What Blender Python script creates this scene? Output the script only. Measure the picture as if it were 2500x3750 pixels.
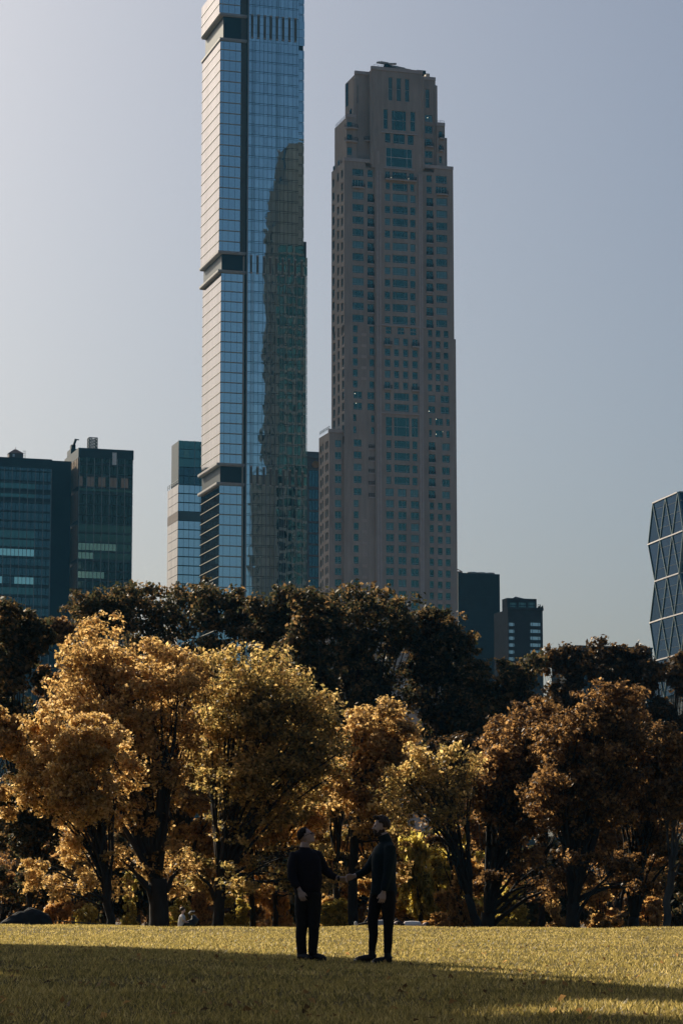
import bpy, bmesh, math, random
import numpy as np
from mathutils import Vector, Matrix

# ------------------------------------------------------------------ camera, sky, sun, exposure
for o in list(bpy.data.objects):
    bpy.data.objects.remove(o, do_unlink=True)
S = bpy.context.scene
COL = S.collection
R = math.radians
LENS = 92.0
F = 3750 * LENS / 36.0            # focal length in photograph pixels
HZ = 3349.0                        # row of the horizon
EYE = 0.6
PITCH = math.atan((HZ - 1875) / F)
cam_d = bpy.data.cameras.new('camera')
cam = bpy.data.objects.new('camera', cam_d)
COL.objects.link(cam)
cam.location = (0, 0, EYE)
cam.rotation_euler = (R(90) + PITCH, 0, 0)
cam_d.sensor_fit = 'VERTICAL'
cam_d.sensor_height = 36
cam_d.lens = LENS
cam_d.clip_start = 0.5
cam_d.clip_end = 12000
S.camera = cam
SUN_AZ, SUN_EL = 36.0, 32.0        # degrees left of the view direction, above the horizon
world = bpy.data.worlds.new('World')
S.world = world
world.use_nodes = True
wn = world.node_tree
wn.nodes.clear()
sky = wn.nodes.new('ShaderNodeTexSky')
sky.sky_type = 'NISHITA'
sky.sun_disc = False
sky.sun_elevation = R(SUN_EL)
sky.sun_rotation = R(-SUN_AZ)
sky.altitude = 20
sky.air_density = 1.0
sky.dust_density = 4.0
sky.ozone_density = 3.0
bg = wn.nodes.new('ShaderNodeBackground')
bg.inputs['Strength'].default_value = 0.05
wo = wn.nodes.new('ShaderNodeOutputWorld')
wn.links.new(sky.outputs[0], bg.inputs[0])
wn.links.new(bg.outputs[0], wo.inputs[0])
sun_d = bpy.data.lights.new('sun', 'SUN')
sun_d.energy = 5.0
sun_d.angle = R(0.5)
sun_d.color = (1.0, 0.86, 0.66)
sun = bpy.data.objects.new('sun', sun_d)
COL.objects.link(sun)
sdir = Vector((-math.sin(R(SUN_AZ)) * math.cos(R(SUN_EL)), math.cos(R(SUN_AZ)) * math.cos(R(SUN_EL)), math.sin(R(SUN_EL))))
sun.rotation_euler = sdir.to_track_quat('Z', 'Y').to_euler()
sun.location = (-60, 80, 120)
S.view_settings.view_transform = 'Standard'
S.view_settings.look = 'None'
S.view_settings.gamma = 1
S.view_settings.use_curve_mapping = False
S.view_settings.exposure = 0.48
S.cycles.max_bounces = 7
S.cycles.diffuse_bounces = 3
S.cycles.glossy_bounces = 4
S.cycles.volume_bounces = 0
S.cycles.transparent_max_bounces = 6
S.cycles.use_denoising = True

# ------------------------------------------------------------------ helpers
def ray(px, py):
    a, b = (px - 1250) / F, (1875 - py) / F
    c, s = math.cos(PITCH), math.sin(PITCH)
    return Vector((a, c - b * s, s + b * c))

def at(px, py, D):
    d = ray(px, py)
    k = D / d.y
    return Vector((d.x * k, D, EYE + d.z * k))

class MB:
    """collects faces for one mesh object"""
    def __init__(s):
        s.v = []; s.f = []
    def quad(s, a, b, c, d):
        n = len(s.v); s.v += [tuple(a), tuple(b), tuple(c), tuple(d)]; s.f.append((n, n+1, n+2, n+3))
    def tri(s, a, b, c):
        n = len(s.v); s.v += [tuple(a), tuple(b), tuple(c)]; s.f.append((n, n+1, n+2))
    def box(s, x0, x1, y0, y1, z0, z1, skip=''):
        if x1 < x0: x0, x1 = x1, x0
        if y1 < y0: y0, y1 = y1, y0
        if z1 < z0: z0, z1 = z1, z0
        n = len(s.v)
        s.v += [(x0,y0,z0),(x1,y0,z0),(x1,y1,z0),(x0,y1,z0),(x0,y0,z1),(x1,y0,z1),(x1,y1,z1),(x0,y1,z1)]
        fs = {'b':(0,3,2,1),'t':(4,5,6,7),'f':(0,1,5,4),'r':(1,2,6,5),'k':(2,3,7,6),'l':(3,0,4,7)}
        for k, f in fs.items():
            if k not in skip: s.f.append(tuple(n+i for i in f))
    def prism(s, pts, z0, z1):
        n = len(s.v); m = len(pts)
        s.v += [(p[0],p[1],z0) for p in pts] + [(p[0],p[1],z1) for p in pts]
        s.f.append(tuple(range(n+m-1, n-1, -1))); s.f.append(tuple(range(n+m, n+2*m)))
        for i in range(m):
            j = (i+1) % m; s.f.append((n+i, n+j, n+m+j, n+m+i))
    def bar(s, a, b, w, h=None, up=(0,0,1)):
        a, b = Vector(a), Vector(b); h = h or w
        d = (b-a).normalized(); u = Vector(up)
        if abs(d.dot(u)) > .98: u = Vector((1,0,0))
        x = d.cross(u).normalized()*w/2; y = x.cross(d).normalized()*h/2
        n = len(s.v)
        for p in (a, b):
            for k in (-x-y, x-y, x+y, -x+y): s.v.append(tuple(p+k))
        s.f += [(n,n+3,n+2,n+1),(n+4,n+5,n+6,n+7)] + [(n+i, n+(i+1)%4, n+4+(i+1)%4, n+4+i) for i in range(4)]
    def tube(s, pts, rad, sides=8, sq=None):
        """tapering round tube through pts; sq = (a, b) scales of its section"""
        pts = [Vector(p) for p in pts]; n0 = len(s.v); m = len(pts)
        ref = Vector((0.13, 1, 0.05)).normalized()
        for i, p in enumerate(pts):
            d = (pts[min(i+1,m-1)] - pts[max(i-1,0)]).normalized()
            x = ref.cross(d)
            if x.length < .05: x = Vector((1,0,0)).cross(d)
            x.normalize(); y = d.cross(x).normalized()
            r = rad[i] if hasattr(rad, '__len__') else rad
            ra, rb = r if hasattr(r, '__len__') else (r, r)
            for k in range(sides):
                t = 2*math.pi*k/sides
                s.v.append(tuple(p + x*math.cos(t)*ra + y*math.sin(t)*rb))
        for i in range(m-1):
            for k in range(sides):
                a = n0+i*sides+k; b = n0+i*sides+(k+1)%sides
                s.f.append((a, b, b+sides, a+sides))
        s.f.append(tuple(n0+k for k in range(sides-1,-1,-1)))
        s.f.append(tuple(n0+(m-1)*sides+k for k in range(sides)))
    def ball(s, c, r, seg=16, rings=10, rot=None):
        c = Vector(c); rx, ry, rz = r if hasattr(r,'__len__') else (r,r,r)
        n = len(s.v)
        M = rot or Matrix.Identity(3)
        s.v.append(tuple(c + M @ Vector((0,0,rz))))
        for i in range(1, rings):
            t = math.pi*i/rings
            for k in range(seg):
                p = 2*math.pi*k/seg
                s.v.append(tuple(c + M @ Vector((rx*math.sin(t)*math.cos(p), ry*math.sin(t)*math.sin(p), rz*math.cos(t)))))
        s.v.append(tuple(c + M @ Vector((0,0,-rz))))
        for k in range(seg): s.f.append((n, n+1+k, n+1+(k+1)%seg))
        for i in range(rings-2):
            for k in range(seg):
                a = n+1+i*seg+k; b = n+1+i*seg+(k+1)%seg
                s.f.append((a, a+seg, b+seg, b))
        e = n+1+(rings-1)*seg; l = n+1+(rings-2)*seg
        for k in range(seg): s.f.append((e, l+(k+1)%seg, l+k))
    def mesh(s, name, mats=()):
        me = bpy.data.meshes.new(name); me.from_pydata(s.v, [], s.f)
        for m in (mats if isinstance(mats,(list,tuple)) else [mats]): me.materials.append(m)
        me.update(); return me
    def build(s, name, mat, parent=None, smooth=False, bevel=0):
        me = s.mesh(name, mat)
        if smooth:
            me.polygons.foreach_set('use_smooth', [True]*len(me.polygons))
        return link(name, me, parent)

def link(name, data, parent=None, loc=None, rot=None):
    o = bpy.data.objects.new(name, data); COL.objects.link(o)
    if parent is not None: o.parent = parent
    if loc is not None: o.location = loc
    if rot is not None: o.rotation_euler = rot
    return o

def thing(name, label, cat, loc=(0,0,0), rz=0, group=None):
    return tag(link(name, None, None, loc, (0,0,rz)), label, cat, group)

def tag(o, label=None, cat=None, group=None, kind=None):
    if label: o['label'] = label
    if cat: o['category'] = cat
    if group: o['group'] = group
    if kind: o['kind'] = kind
    return o

def np_mesh(name, verts, nper, mat):
    """mesh of separate n-gons (nper verts each) from a numpy array"""
    me = bpy.data.meshes.new(name)
    nv = len(verts); nf = nv//nper
    me.vertices.add(nv); me.vertices.foreach_set('co', verts.astype(np.float32).ravel())
    me.loops.add(nv); me.loops.foreach_set('vertex_index', np.arange(nv, dtype=np.int32))
    me.polygons.add(nf); me.polygons.foreach_set('loop_start', (np.arange(nf)*nper).astype(np.int32))
    try: me.polygons.foreach_set('loop_total', np.full(nf, nper, dtype=np.int32))
    except Exception: pass
    me.materials.append(mat); me.update(calc_edges=True)
    return me

# ------------------------------------------------------------------ materials
def nodes(name):
    m = bpy.data.materials.new(name); m.use_nodes = True
    nt = m.node_tree; nt.nodes.clear()
    out = nt.nodes.new('ShaderNodeOutputMaterial')
    return m, nt, out

def add(nt, typ, **kw):
    n = nt.nodes.new(typ)
    for k, v in kw.items():
        if k in n.inputs: n.inputs[k].default_value = v
        else: setattr(n, k, v)
    return n

def ramp(nt, fac, stops):
    r = nt.nodes.new('ShaderNodeValToRGB')
    el = r.color_ramp.elements
    while len(el) < len(stops): el.new(0.5)
    for e, (p, c) in zip(el, stops):
        e.position = p; e.color = (*c, 1)
    nt.links.new(fac, r.inputs[0]); return r.outputs[0]

def coords(nt, scale, kind='Object'):
    tc = nt.nodes.new('ShaderNodeTexCoord'); mp = nt.nodes.new('ShaderNodeMapping')
    mp.inputs['Scale'].default_value = scale if hasattr(scale,'__len__') else (scale,)*3
    nt.links.new(tc.outputs[kind], mp.inputs[0]); return mp.outputs[0]

def noise(nt, scale, detail=4, rough=.55, sc=(1,1,1), kind='Object'):
    n = nt.nodes.new('ShaderNodeTexNoise')
    n.inputs['Scale'].default_value = scale; n.inputs['Detail'].default_value = detail; n.inputs['Roughness'].default_value = rough
    nt.links.new(coords(nt, sc, kind), n.inputs['Vector']); return n.outputs[0]

def mat_plain(name, c1, c2=None, rough=.7, scale=3, bump=0, metal=0, sc=(1,1,1), spec=.4, bdist=.05, mottle=None):
    m, nt, out = nodes(name)
    p = add(nt, 'ShaderNodeBsdfPrincipled', Roughness=rough, Metallic=metal)
    p.inputs['Specular IOR Level'].default_value = spec
    n = noise(nt, scale, sc=sc)
    c2 = c2 or tuple(x*.8 for x in c1)
    col = ramp(nt, n, [(.3, c2), (.7, c1)])
    if mottle:
        n2 = noise(nt, mottle, 3)
        mx = nt.nodes.new('ShaderNodeMix'); mx.data_type = 'RGBA'; mx.blend_type = 'MULTIPLY'
        mx.inputs[0].default_value = 1
        nt.links.new(col, mx.inputs[6])
        nt.links.new(ramp(nt, n2, [(.3,(.8,.8,.8)),(.7,(1,1,1))]), mx.inputs[7]); col = mx.outputs[2]
    nt.links.new(col, p.inputs['Base Color'])
    if bump:
        b = add(nt, 'ShaderNodeBump', Strength=bump, Distance=bdist)
        nt.links.new(n, b.inputs['Height']); nt.links.new(b.outputs[0], p.inputs['Normal'])
    nt.links.new(p.outputs[0], out.inputs[0]); return m

def mat_glass(name, col, rough=.05, wave=.25, wscale=.12, dark=(.01,.02,.025), mixv=.85, var=.12, flat=False):
    """coated curtain-wall glass: tinted mirror over a dark interior, slightly wavy"""
    m, nt, out = nodes(name)
    g = add(nt, 'ShaderNodeBsdfAnisotropic', Roughness=rough) if flat else add(nt, 'ShaderNodeBsdfPrincipled', Roughness=rough, Metallic=1.0)
    d = add(nt, 'ShaderNodeBsdfDiffuse'); d.inputs[0].default_value = (*dark, 1)
    info = nt.nodes.new('ShaderNodeNewGeometry')
    c = ramp(nt, info.outputs['Random Per Island'], [(0, tuple(x*(1-var) for x in col)), (1, tuple(min(1,x*(1+var)) for x in col))])
    nt.links.new(c, g.inputs['Color' if flat else 'Base Color'])
    n = noise(nt, wscale, 2, sc=(1,1,.6), kind='Object')
    b = add(nt, 'ShaderNodeBump', Strength=wave, Distance=.3)
    nt.links.new(n, b.inputs['Height']); nt.links.new(b.outputs[0], g.inputs['Normal'])
    mx = add(nt, 'ShaderNodeMixShader'); mx.inputs[0].default_value = mixv
    nt.links.new(d.outputs[0], mx.inputs[1]); nt.links.new(g.outputs[0], mx.inputs[2])
    nt.links.new(mx.outputs[0], out.inputs[0]); return m

def mat_leaf(name, stops, transl=.5, gloss=.06, patch=.5, patch_scale=.35, dim=.55):
    """leaf: hue varies leaf by leaf and branch by branch, light passes through"""
    m, nt, out = nodes(name)
    info = nt.nodes.new('ShaderNodeNewGeometry')
    n = noise(nt, patch_scale, 3, kind='Object')
    ma = add(nt, 'ShaderNodeMath', operation='MULTIPLY_ADD'); ma.inputs[1].default_value = patch*2; ma.inputs[2].default_value = -patch + .0
    nt.links.new(n, ma.inputs[0])
    ad = add(nt, 'ShaderNodeMath', operation='ADD', use_clamp=True)
    nt.links.new(ma.outputs[0], ad.inputs[0]); nt.links.new(info.outputs['Random Per Island'], ad.inputs[1])
    col = ramp(nt, ad.outputs[0], stops)
    d = add(nt, 'ShaderNodeBsdfPrincipled', Roughness=.5); d.inputs['Specular IOR Level'].default_value = gloss*5
    t = add(nt, 'ShaderNodeBsdfTranslucent')
    nt.links.new(col, d.inputs['Base Color'])
    hs = add(nt, 'ShaderNodeHueSaturation'); hs.inputs['Saturation'].default_value = 1.0; hs.inputs['Value'].default_value = 1.35
    nt.links.new(col, hs.inputs['Color']); nt.links.new(hs.outputs[0], t.inputs[0])
    mx = add(nt, 'ShaderNodeMixShader'); mx.inputs[0].default_value = transl
    nt.links.new(d.outputs[0], mx.inputs[1]); nt.links.new(t.outputs[0], mx.inputs[2])
    nt.links.new(mx.outputs[0], out.inputs[0]); return m

M = {}
M['stone'] = mat_plain('limestone', (.58,.49,.41), (.47,.395,.33), .85, .9, mottle=.07, sc=(1,1,.12))
M['stone_trim'] = mat_plain('limestone_trim', (.60,.53,.48), (.52,.45,.41), .85, .6)
M['spandrel'] = mat_plain('fluted_spandrel', (.62,.52,.44), (.5,.42,.36), .7, 2, sc=(8,8,.3))
M['win_frame'] = mat_plain('pale_window_frame', (.42,.5,.48), (.36,.43,.42), .5, 1)
M['white_frame'] = mat_plain('white_door_frame', (.8,.82,.8), None, .5, 1)
M['tower_glass'] = mat_glass('blue_curtain_glass', (.48,.64,.67), .03, .55, .09, mixv=.9)
M['side_glass'] = mat_glass('silver_side_glass', (.44,.42,.415), .05, .15, .10, dark=(.1,.09,.085), mixv=.92, var=.06, flat=True)
M['win_glass'] = mat_glass('dark_window_glass', (.075,.145,.125), .05, .25, .3, mixv=.8, var=.3)
M['blind'] = mat_glass('window_with_pale_blind', (.16,.28,.27), .2, .1, .3, dark=(.16,.25,.22), mixv=.45)
M['office_glass'] = mat_glass('dark_office_glass', (.07,.12,.13), .06, .15, .1, dark=(.012,.03,.03), mixv=.75, var=.15)
M['office_blind'] = mat_glass('turquoise_blind_glass', (.55,.97,.85), .12, .1, .3, dark=(.35,.62,.60), mixv=.75, var=.1)
M['office_blind2'] = mat_glass('dim_blind_glass', (.14,.30,.28), .15, .1, .3, dark=(.05,.11,.11), mixv=.5, var=.15)
M['facet_glass'] = mat_glass('slate_blue_glass', (.045,.07,.115), .05, .2, .08, dark=(.01,.015,.02), mixv=.7, flat=True)
M['slab_band'] = mat_plain('dark_green_spandrel', (.035,.06,.06), (.028,.05,.05), .4, .5)
M['metal_dark'] = mat_plain('dark_metal', (.03,.045,.05), (.02,.03,.035), .5, 3, metal=.3)
M['louver'] = mat_plain('louver_grille', (.10,.14,.14), (.07,.10,.10), .6, 1, sc=(1,1,14))
M['louver_slit'] = mat_plain('slit_louver', (.16,.16,.14), (.09,.09,.08), .7, 1, sc=(1,1,20))
M['ledge'] = mat_plain('tan_ledge', (.50,.47,.38), (.42,.4,.33), .55, 1)
M['cornice'] = mat_plain('grey_cornice', (.44,.43,.41), (.36,.36,.35), .6, 1)
M['mullion'] = mat_plain('dark_mullion', (.045,.065,.075), (.03,.045,.055), .5, 1, metal=.4)
M['fin'] = mat_plain('grey_fin', (.34,.38,.38), (.28,.31,.32), .5, 1)
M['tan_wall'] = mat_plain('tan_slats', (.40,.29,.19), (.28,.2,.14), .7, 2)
M['dark_wall'] = mat_plain('dark_rendered_wall', (.035,.045,.05), (.028,.036,.042), .9, .3, mottle=.05)
M['dark_brick'] = mat_plain('dark_brown_brick', (.06,.055,.055), (.045,.042,.042), .9, .5, mottle=.06)
M['brown_stone'] = mat_plain('brown_concrete', (.16,.125,.11), (.12,.095,.085), .85, .5)
M['steel'] = mat_plain('brushed_steel_beam', (.80,.75,.73), (.68,.65,.64), .35, 2, metal=.5)
M['strut'] = mat_plain('grey_green_strut', (.22,.28,.27), (.17,.22,.22), .4, 2, metal=.4)
M['beige_machine'] = mat_plain('beige_painted_steel', (.55,.50,.42), (.42,.38,.33), .6, 2)
M['copper'] = mat_plain('reddish_tile', (.40,.22,.15), (.3,.17,.12), .8, 2)
M['bark'] = mat_plain('tree_bark', (.030,.025,.021), (.016,.013,.011), .95, 5, .8, sc=(1,1,.25), bdist=.04)
M['bark_pale'] = mat_plain('pale_tree_bark', (.10,.095,.085), (.05,.047,.042), .95, 4, .8, sc=(1,1,.25), bdist=.04)
M['rock'] = mat_plain('dark_schist', (.022,.024,.026), (.012,.013,.015), .95, 1.2, 1.0, bdist=.2)
M['leaf_gold'] = mat_leaf('golden_leaves', [(0,(.13,.085,.03)),(.35,(.38,.245,.085)),(.7,(.60,.40,.15)),(1,(.74,.52,.24))], .7)
M['leaf_gold2'] = mat_leaf('olive_gold_leaves', [(0,(.10,.085,.03)),(.35,(.27,.21,.07)),(.7,(.50,.35,.12)),(1,(.74,.53,.22))], .7, patch=.8)
M['leaf_pale'] = mat_leaf('pale_gold_leaves', [(0,(.20,.13,.04)),(.4,(.46,.29,.09)),(1,(.74,.54,.26))], .7)
M['leaf_rust'] = mat_leaf('rust_leaves', [(0,(.06,.037,.02)),(.4,(.17,.095,.036)),(.8,(.32,.18,.065)),(1,(.50,.30,.115))], .64)
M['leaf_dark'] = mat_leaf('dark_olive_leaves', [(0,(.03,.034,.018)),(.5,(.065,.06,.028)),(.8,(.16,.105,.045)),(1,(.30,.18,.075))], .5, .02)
M['leaf_green'] = mat_leaf('yellow_green_leaves', [(0,(.22,.19,.04)),(.5,(.50,.41,.09)),(1,(.78,.64,.22))], .72)
M['leaf_orange'] = mat_leaf('orange_understory_leaves', [(0,(.20,.11,.035)),(.5,(.48,.28,.09)),(1,(.62,.38,.15))], .65)
# ------------------------------------------------------------------ the street grid: every tower stands turned 17 degrees
GA = R(17)
GU = Vector((math.cos(GA), math.sin(GA), 0)); GV = Vector((-math.sin(GA), math.cos(GA), 0))
BASE = -1.5

class Tower:
    """a building: Empty at its front corner; children live in its own u (right), v (back), z axes"""
    def __init__(s, name, label, cat, px, py, D, group=None):
        p = at(px, py, D)
        s.o = Vector((p.x, p.y, BASE))
        s.root = thing(name, label, cat, s.o, GA, group)
        s.pane_cache = {}
    def loc(s, P):
        d = Vector(P) - s.o
        return d.dot(GU), d.dot(GV), d.z
    def front(s, px, py, v=0.0):
        """(u, z) where the sight line through a pixel meets the plane at depth v"""
        d = ray(px, py); c = Vector((0,0,EYE)) - s.o
        k = (v - c.dot(GV)) / d.dot(GV); P = c + d*k
        return P.dot(GU), P.z
    def left(s, px, py, u=0.0):
        d = ray(px, py); c = Vector((0,0,EYE)) - s.o
        k = (u - c.dot(GU)) / d.dot(GU); P = c + d*k
        return P.dot(GV), P.z

_boxes = {}
def box_mesh(name, w, d, h, mat):
    """shared mesh of a thin box, origin at its centre"""
    key = (name, round(w,2), round(d,2), round(h,2), mat.name)
    if key not in _boxes:
        b = MB(); b.box(-w/2, w/2, -d/2, d/2, -h/2, h/2); _boxes[key] = b.mesh(name, mat)
    return _boxes[key]

def holed(b, u0, u1, z0, z1, rects, v, depth, axis='u'):
    """wall sheet in the plane v with window openings and their reveals; rects = (u0, u1, z0, z1)"""
    def P(u, z, w):
        return (u, w, z) if axis == 'u' else (w, u, z)
    rects = [r for r in rects if r[0] > u0 and r[1] < u1 and r[2] > z0 and r[3] < z1]
    zs = sorted({z0, z1} | {r[2] for r in rects} | {r[3] for r in rects})
    for za, zb in zip(zs[:-1], zs[1:]):
        if zb - za < 1e-4: continue
        zm = (za+zb)/2
        row = sorted([(r[0], r[1]) for r in rects if r[2] < zm < r[3]])
        x = u0
        for a, c in row:
            if a > x: b.quad(P(x,za,v), P(a,za,v), P(a,zb,v), P(x,zb,v))
            x = max(x, c)
        if x < u1: b.quad(P(x,za,v), P(u1,za,v), P(u1,zb,v), P(x,zb,v))
    w = v + depth
    for a, c, e, f in rects:
        b.quad(P(a,e,v), P(a,e,w), P(a,f,w), P(a,f,v)); b.quad(P(c,e,w), P(c,e,v), P(c,f,v), P(c,f,w))
        b.quad(P(a,f,v), P(a,f,w), P(c,f,w), P(c,f,v)); b.quad(P(a,e,w), P(a,e,v), P(c,e,v), P(c,e,w))

_win = {}
def window_meshes(w, h, nm, nt, glass, frame):
    """frame with nm mullions and optional low transom, and the glass behind it (shared by alike windows)"""
    w, h = round(w*4)/4, round(h*4)/4
    key = (w, h, nm, nt, glass.name, frame.name)
    if key not in _win:
        t = .11
        b = MB(); y0, y1 = -.06, .06
        b.box(-w/2, -w/2+t, y0, y1, -h/2, h/2); b.box(w/2-t, w/2, y0, y1, -h/2, h/2)
        b.box(-w/2+t, w/2-t, y0, y1, -h/2, -h/2+t); b.box(-w/2+t, w/2-t, y0, y1, h/2-t, h/2)
        for i in range(nm):
            x = -w/2 + w*(i+1)/(nm+1)
            if nm == 2: x = (-w/2 + w*.2) if i == 0 else (w/2 - w*.2)
            b.box(x-t/2, x+t/2, y0+.012, y1-.01, -h/2+t, h/2-t)
        if nt == 1: b.box(-w/2+t, w/2-t, y0+.024, y1-.02, -h/2+h*.17, -h/2+h*.17+t)
        if nt == 2: b.box(-w/2+t, w/2-t, y0-.05, y1, -t, t)
        g = MB(); g.box(-w/2+.03, w/2-.03, .0, .03, -h/2+.03, h/2-.03)
        _win[key] = (b.mesh('window', frame), g.mesh('pane', glass))
    return _win[key]

# ================================================================== limestone tower
TL = Tower('limestone_tower', 'tall brown limestone apartment tower stepping in towards its crown', 'tower', 1260, 1000, 873)
stuff_f = MB(); stuff_g = MB()
rng = random.Random(5)
nwin = [0]
def z4(x, y): return 1150 + .35077*x, 200 + .35077*y
def z5(x, y): return 1150 + .35077*x, 900 + .35077*y
def z6(x, y): return 1150 + .35077*x, 1550 + .35077*y
rects = {'L': [], 'B': [], 'R': [], 'A': [], 'CL': [], 'CR': [], 'TB': [], 'TR': []}
PLV = {'L': 0, 'R': 0, 'B': -.9, 'A': 1.4, 'CL': 2.0, 'CR': 2.0, 'TB': 1.0, 'TR': 1.0}
wins = []
def W(pl, f, x0, x1, y0, y1, ref=None, kind='w', nm=None, nt=1, gl=None):
    """window on plane pl seen through pixels of a zoomed view f; ref = column where y was read"""
    v = PLV[pl]
    if ref is None: ref = x0
    vr = 0 if ref == 400 else v
    _, zt = TL.front(*f(ref, y0), vr); _, zb = TL.front(*f(ref, y1), vr)
    ua, _ = TL.front(*f(x0, y0 + (x0-ref)*.085), v); ub, _ = TL.front(*f(x1, y0 + (x1-ref)*.085), v)
    rects[pl].append((ua, ub, zb, zt))
    if nm is None: nm = 0 if ub-ua < 2.2 else (1 if ub-ua < 3.4 else (2 if ub-ua < 5.2 else 2))
    wins.append((pl, ua, ub, zb, zt, kind, nm, nt, gl))
# crown slots
for x0, x1, y0, y1 in ((775,814,235,475),(860,905,243,482),(948,990,252,490)): W('B', z4, x0, x1, y0, y1, nm=1, nt=2, gl='win_glass', kind='slot')
W('CL', z4, 538, 578, 300, 495, nm=1, nt=2, kind='slot'); W('CR', z4, 1162, 1200, 360, 555, nm=1, nt=2, kind='slot')
W('CL', z4, 437, 458, 312, 505, nm=0, nt=2, kind='slot')
W('B', z4, 722, 768, 566, 772, nm=0, nt=2); W('B', z4, 810, 957, 580, 785, nt=2); W('B', z4, 1003, 1053, 595, 798, nm=0, nt=2)
W('B', z4, 738, 797, 815, 915); W('B', z4, 825, 945, 823, 925, nm=1); W('B', z4, 975, 1037, 835, 940)
W('B', z4, 748, 1022, 965, 1165, nt=2, kind='great')
W('B', z4, 740, 792, 1215, 1285, kind='door', nm=1); W('B', z4, 815, 965, 1222, 1285); W('B', z4, 992, 1040, 1236, 1305, kind='door', nm=1)
W('B', z4, 746, 790, 1332, 1405); W('B', z4, 818, 972, 1338, 1418); W('B', z4, 1002, 1042, 1350, 1428)
for y0, y1, x1, k in ((566,635,578,'w'),(680,762,592,'w'),(812,895,592,'door'),(937,1015,594,'w'),(1062,1140,594,'w')):
    W('CL', z4, 522, x1, y0, y1, kind=k, nm=2 if k=='door' else None)
for y0, y1, k in ((625,697,'w'),(738,820,'w'),(872,955,'door'),(1000,1075,'w'),(1120,1200,'w')):
    W('CR', z4, 1155, 1232, y0, y1, kind=k, nm=2 if k=='door' else None)
for y0, y1 in ((700,762),(830,900),(965,1045)): W('TB', z4, 345, 395, y0, y1, kind='door' if y0 < 900 else 'w')
W('TR', z4, 1300, 1335, 800, 870, kind='door'); W('TR', z4, 1302, 1332, 940, 1000, kind='door'); W('TR', z4, 1302, 1332, 1060, 1130)
W('L', z4, 398, 516, 1187, 1260); W('L', z4, 398, 516, 1300, 1378, kind='door', nm=3)
W('R', z4, 1268, 1383, 1262, 1340); W('R', z4, 1268, 1383, 1375, 1452, kind='door', nm=3)
W('L', z4, 556, 611, 1200, 1275); W('L', z4, 556, 611, 1320, 1395)
W('R', z4, 1170, 1226, 1257, 1330); W('R', z4, 1170, 1226, 1375, 1447)
# eleven big-window floors
lit = {0: 'blind', 4: 'blind', 6: 'blind', 7: 'b1', 5: 'b2'}
for i in range(11):
    y = 1428 + 128.2*i; k = lit.get(i)
    W('L', z4, 400, 518, y, y+78, 400, gl='blind' if k in ('blind','b1') or i == 0 else None)
    W('L', z4, 557, 624, y+8, y+100, 400, kind='niche', nm=1)
    W('B', z4, 737, 794, y, y+76, 400, gl='blind' if k == 'blind' else None)
    W('B', z4, 820, 976, y-6, y+78, 400, gl='blind' if k == 'blind' else None)
    W('B', z4, 1002, 1056, y-4, y+76, 400, gl='blind' if k == 'blind' else None)
    W('R', z4, 1171, 1240, y, y+92, 400, kind='niche', nm=1)
    W('R', z4, 1272, 1388, y-6, y+72, 400, gl='blind' if k == 'blind' or i in (1,) else None)
# six small-window floors
for i in range(6):
    y = 826 + 115.2*i
    for x0, x1 in ((404,455),(491,543),(578,629)): W('L', z5, x0, x1, y, y+76, 400)
    for x0, x1 in ((1186,1232),(1268,1316),(1351,1400)): W('R', z5, x0, x1, y-5, y+68, 400, gl='blind' if i == 1 or (i == 0 and x0 > 1200) else None)
    if i == 0:
        for x0, x1 in ((745,806),(871,940),(1001,1066)): W('B', z5, x0, x1, y, y+72, 400, nt=2)
    else:
        for j, (x0, x1) in enumerate(((736,796),(832,886),(926,980),(1024,1080))):
            d = i in (1, 5) and j in (0, 3)
            W('B', z5, x0, x1, y-4, y+74, 400, kind='door' if d else 'w', nm=1 if d else 0, gl='blind' if (i, j) in ((1,1),(4,0)) else None)
for i in range(2):
    y = 1517 + 116*i
    W('L', z5, 410, 500, y, y+74, 400); W('L', z5, 556, 630, y, y+74, 400)
    W('B', z5, 738, 796, y-4, y+74, 400); W('B', z5, 833, 990, y-4, y+74, 400); W('B', z5, 1028, 1083, y-4, y+74, 400)
    W('R', z5, 1191, 1262, y-8, y+66, 400); W('R', z5, 1319, 1408, y-8, y+66, 400)
for i in range(2):
    y = 1757 + 125*i
    for x0, x1 in ((408,441),(475,561),(594,630)): W('L', z5, x0, x1, y, y+72, 400)
    for x0, x1 in ((1198,1228),(1264,1343),(1379,1412)): W('R', z5, x0, x1, y-6, y+66, 400)
for x0, x1 in ((748,812),(833,992),(1016,1084)): W('B', z5, x0, x1, 1770, 1965, 400, nt=2, gl='win_glass')
for i in range(5):
    y = 165 + 127*i
    W('L', z6, 413, 495, y, y+74, 400)
    W('L', z6, 569, 636, y+2, y+88, 400, kind='niche', nm=1)
    if i < 4:
        W('B', z6, 752, 805, y-6, y+74, 400); W('B', z6, 838, 996, y-6, y+74, 400); W('B', z6, 1026, 1078, y-6, y+74, 400)
    else:
        for x0, x1 in ((745,830),(873,962),(1003,1090)): W('B', z6, x0, x1, y-8, y+72, 400, gl='blind')
    W('R', z6, 1196, 1263, y-14, y+74, 400, kind='niche', nm=1)
    W('R', z6, 1334, 1415, y-10, y+68, 400, gl='blind' if i in (0, 4) else None)
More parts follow.
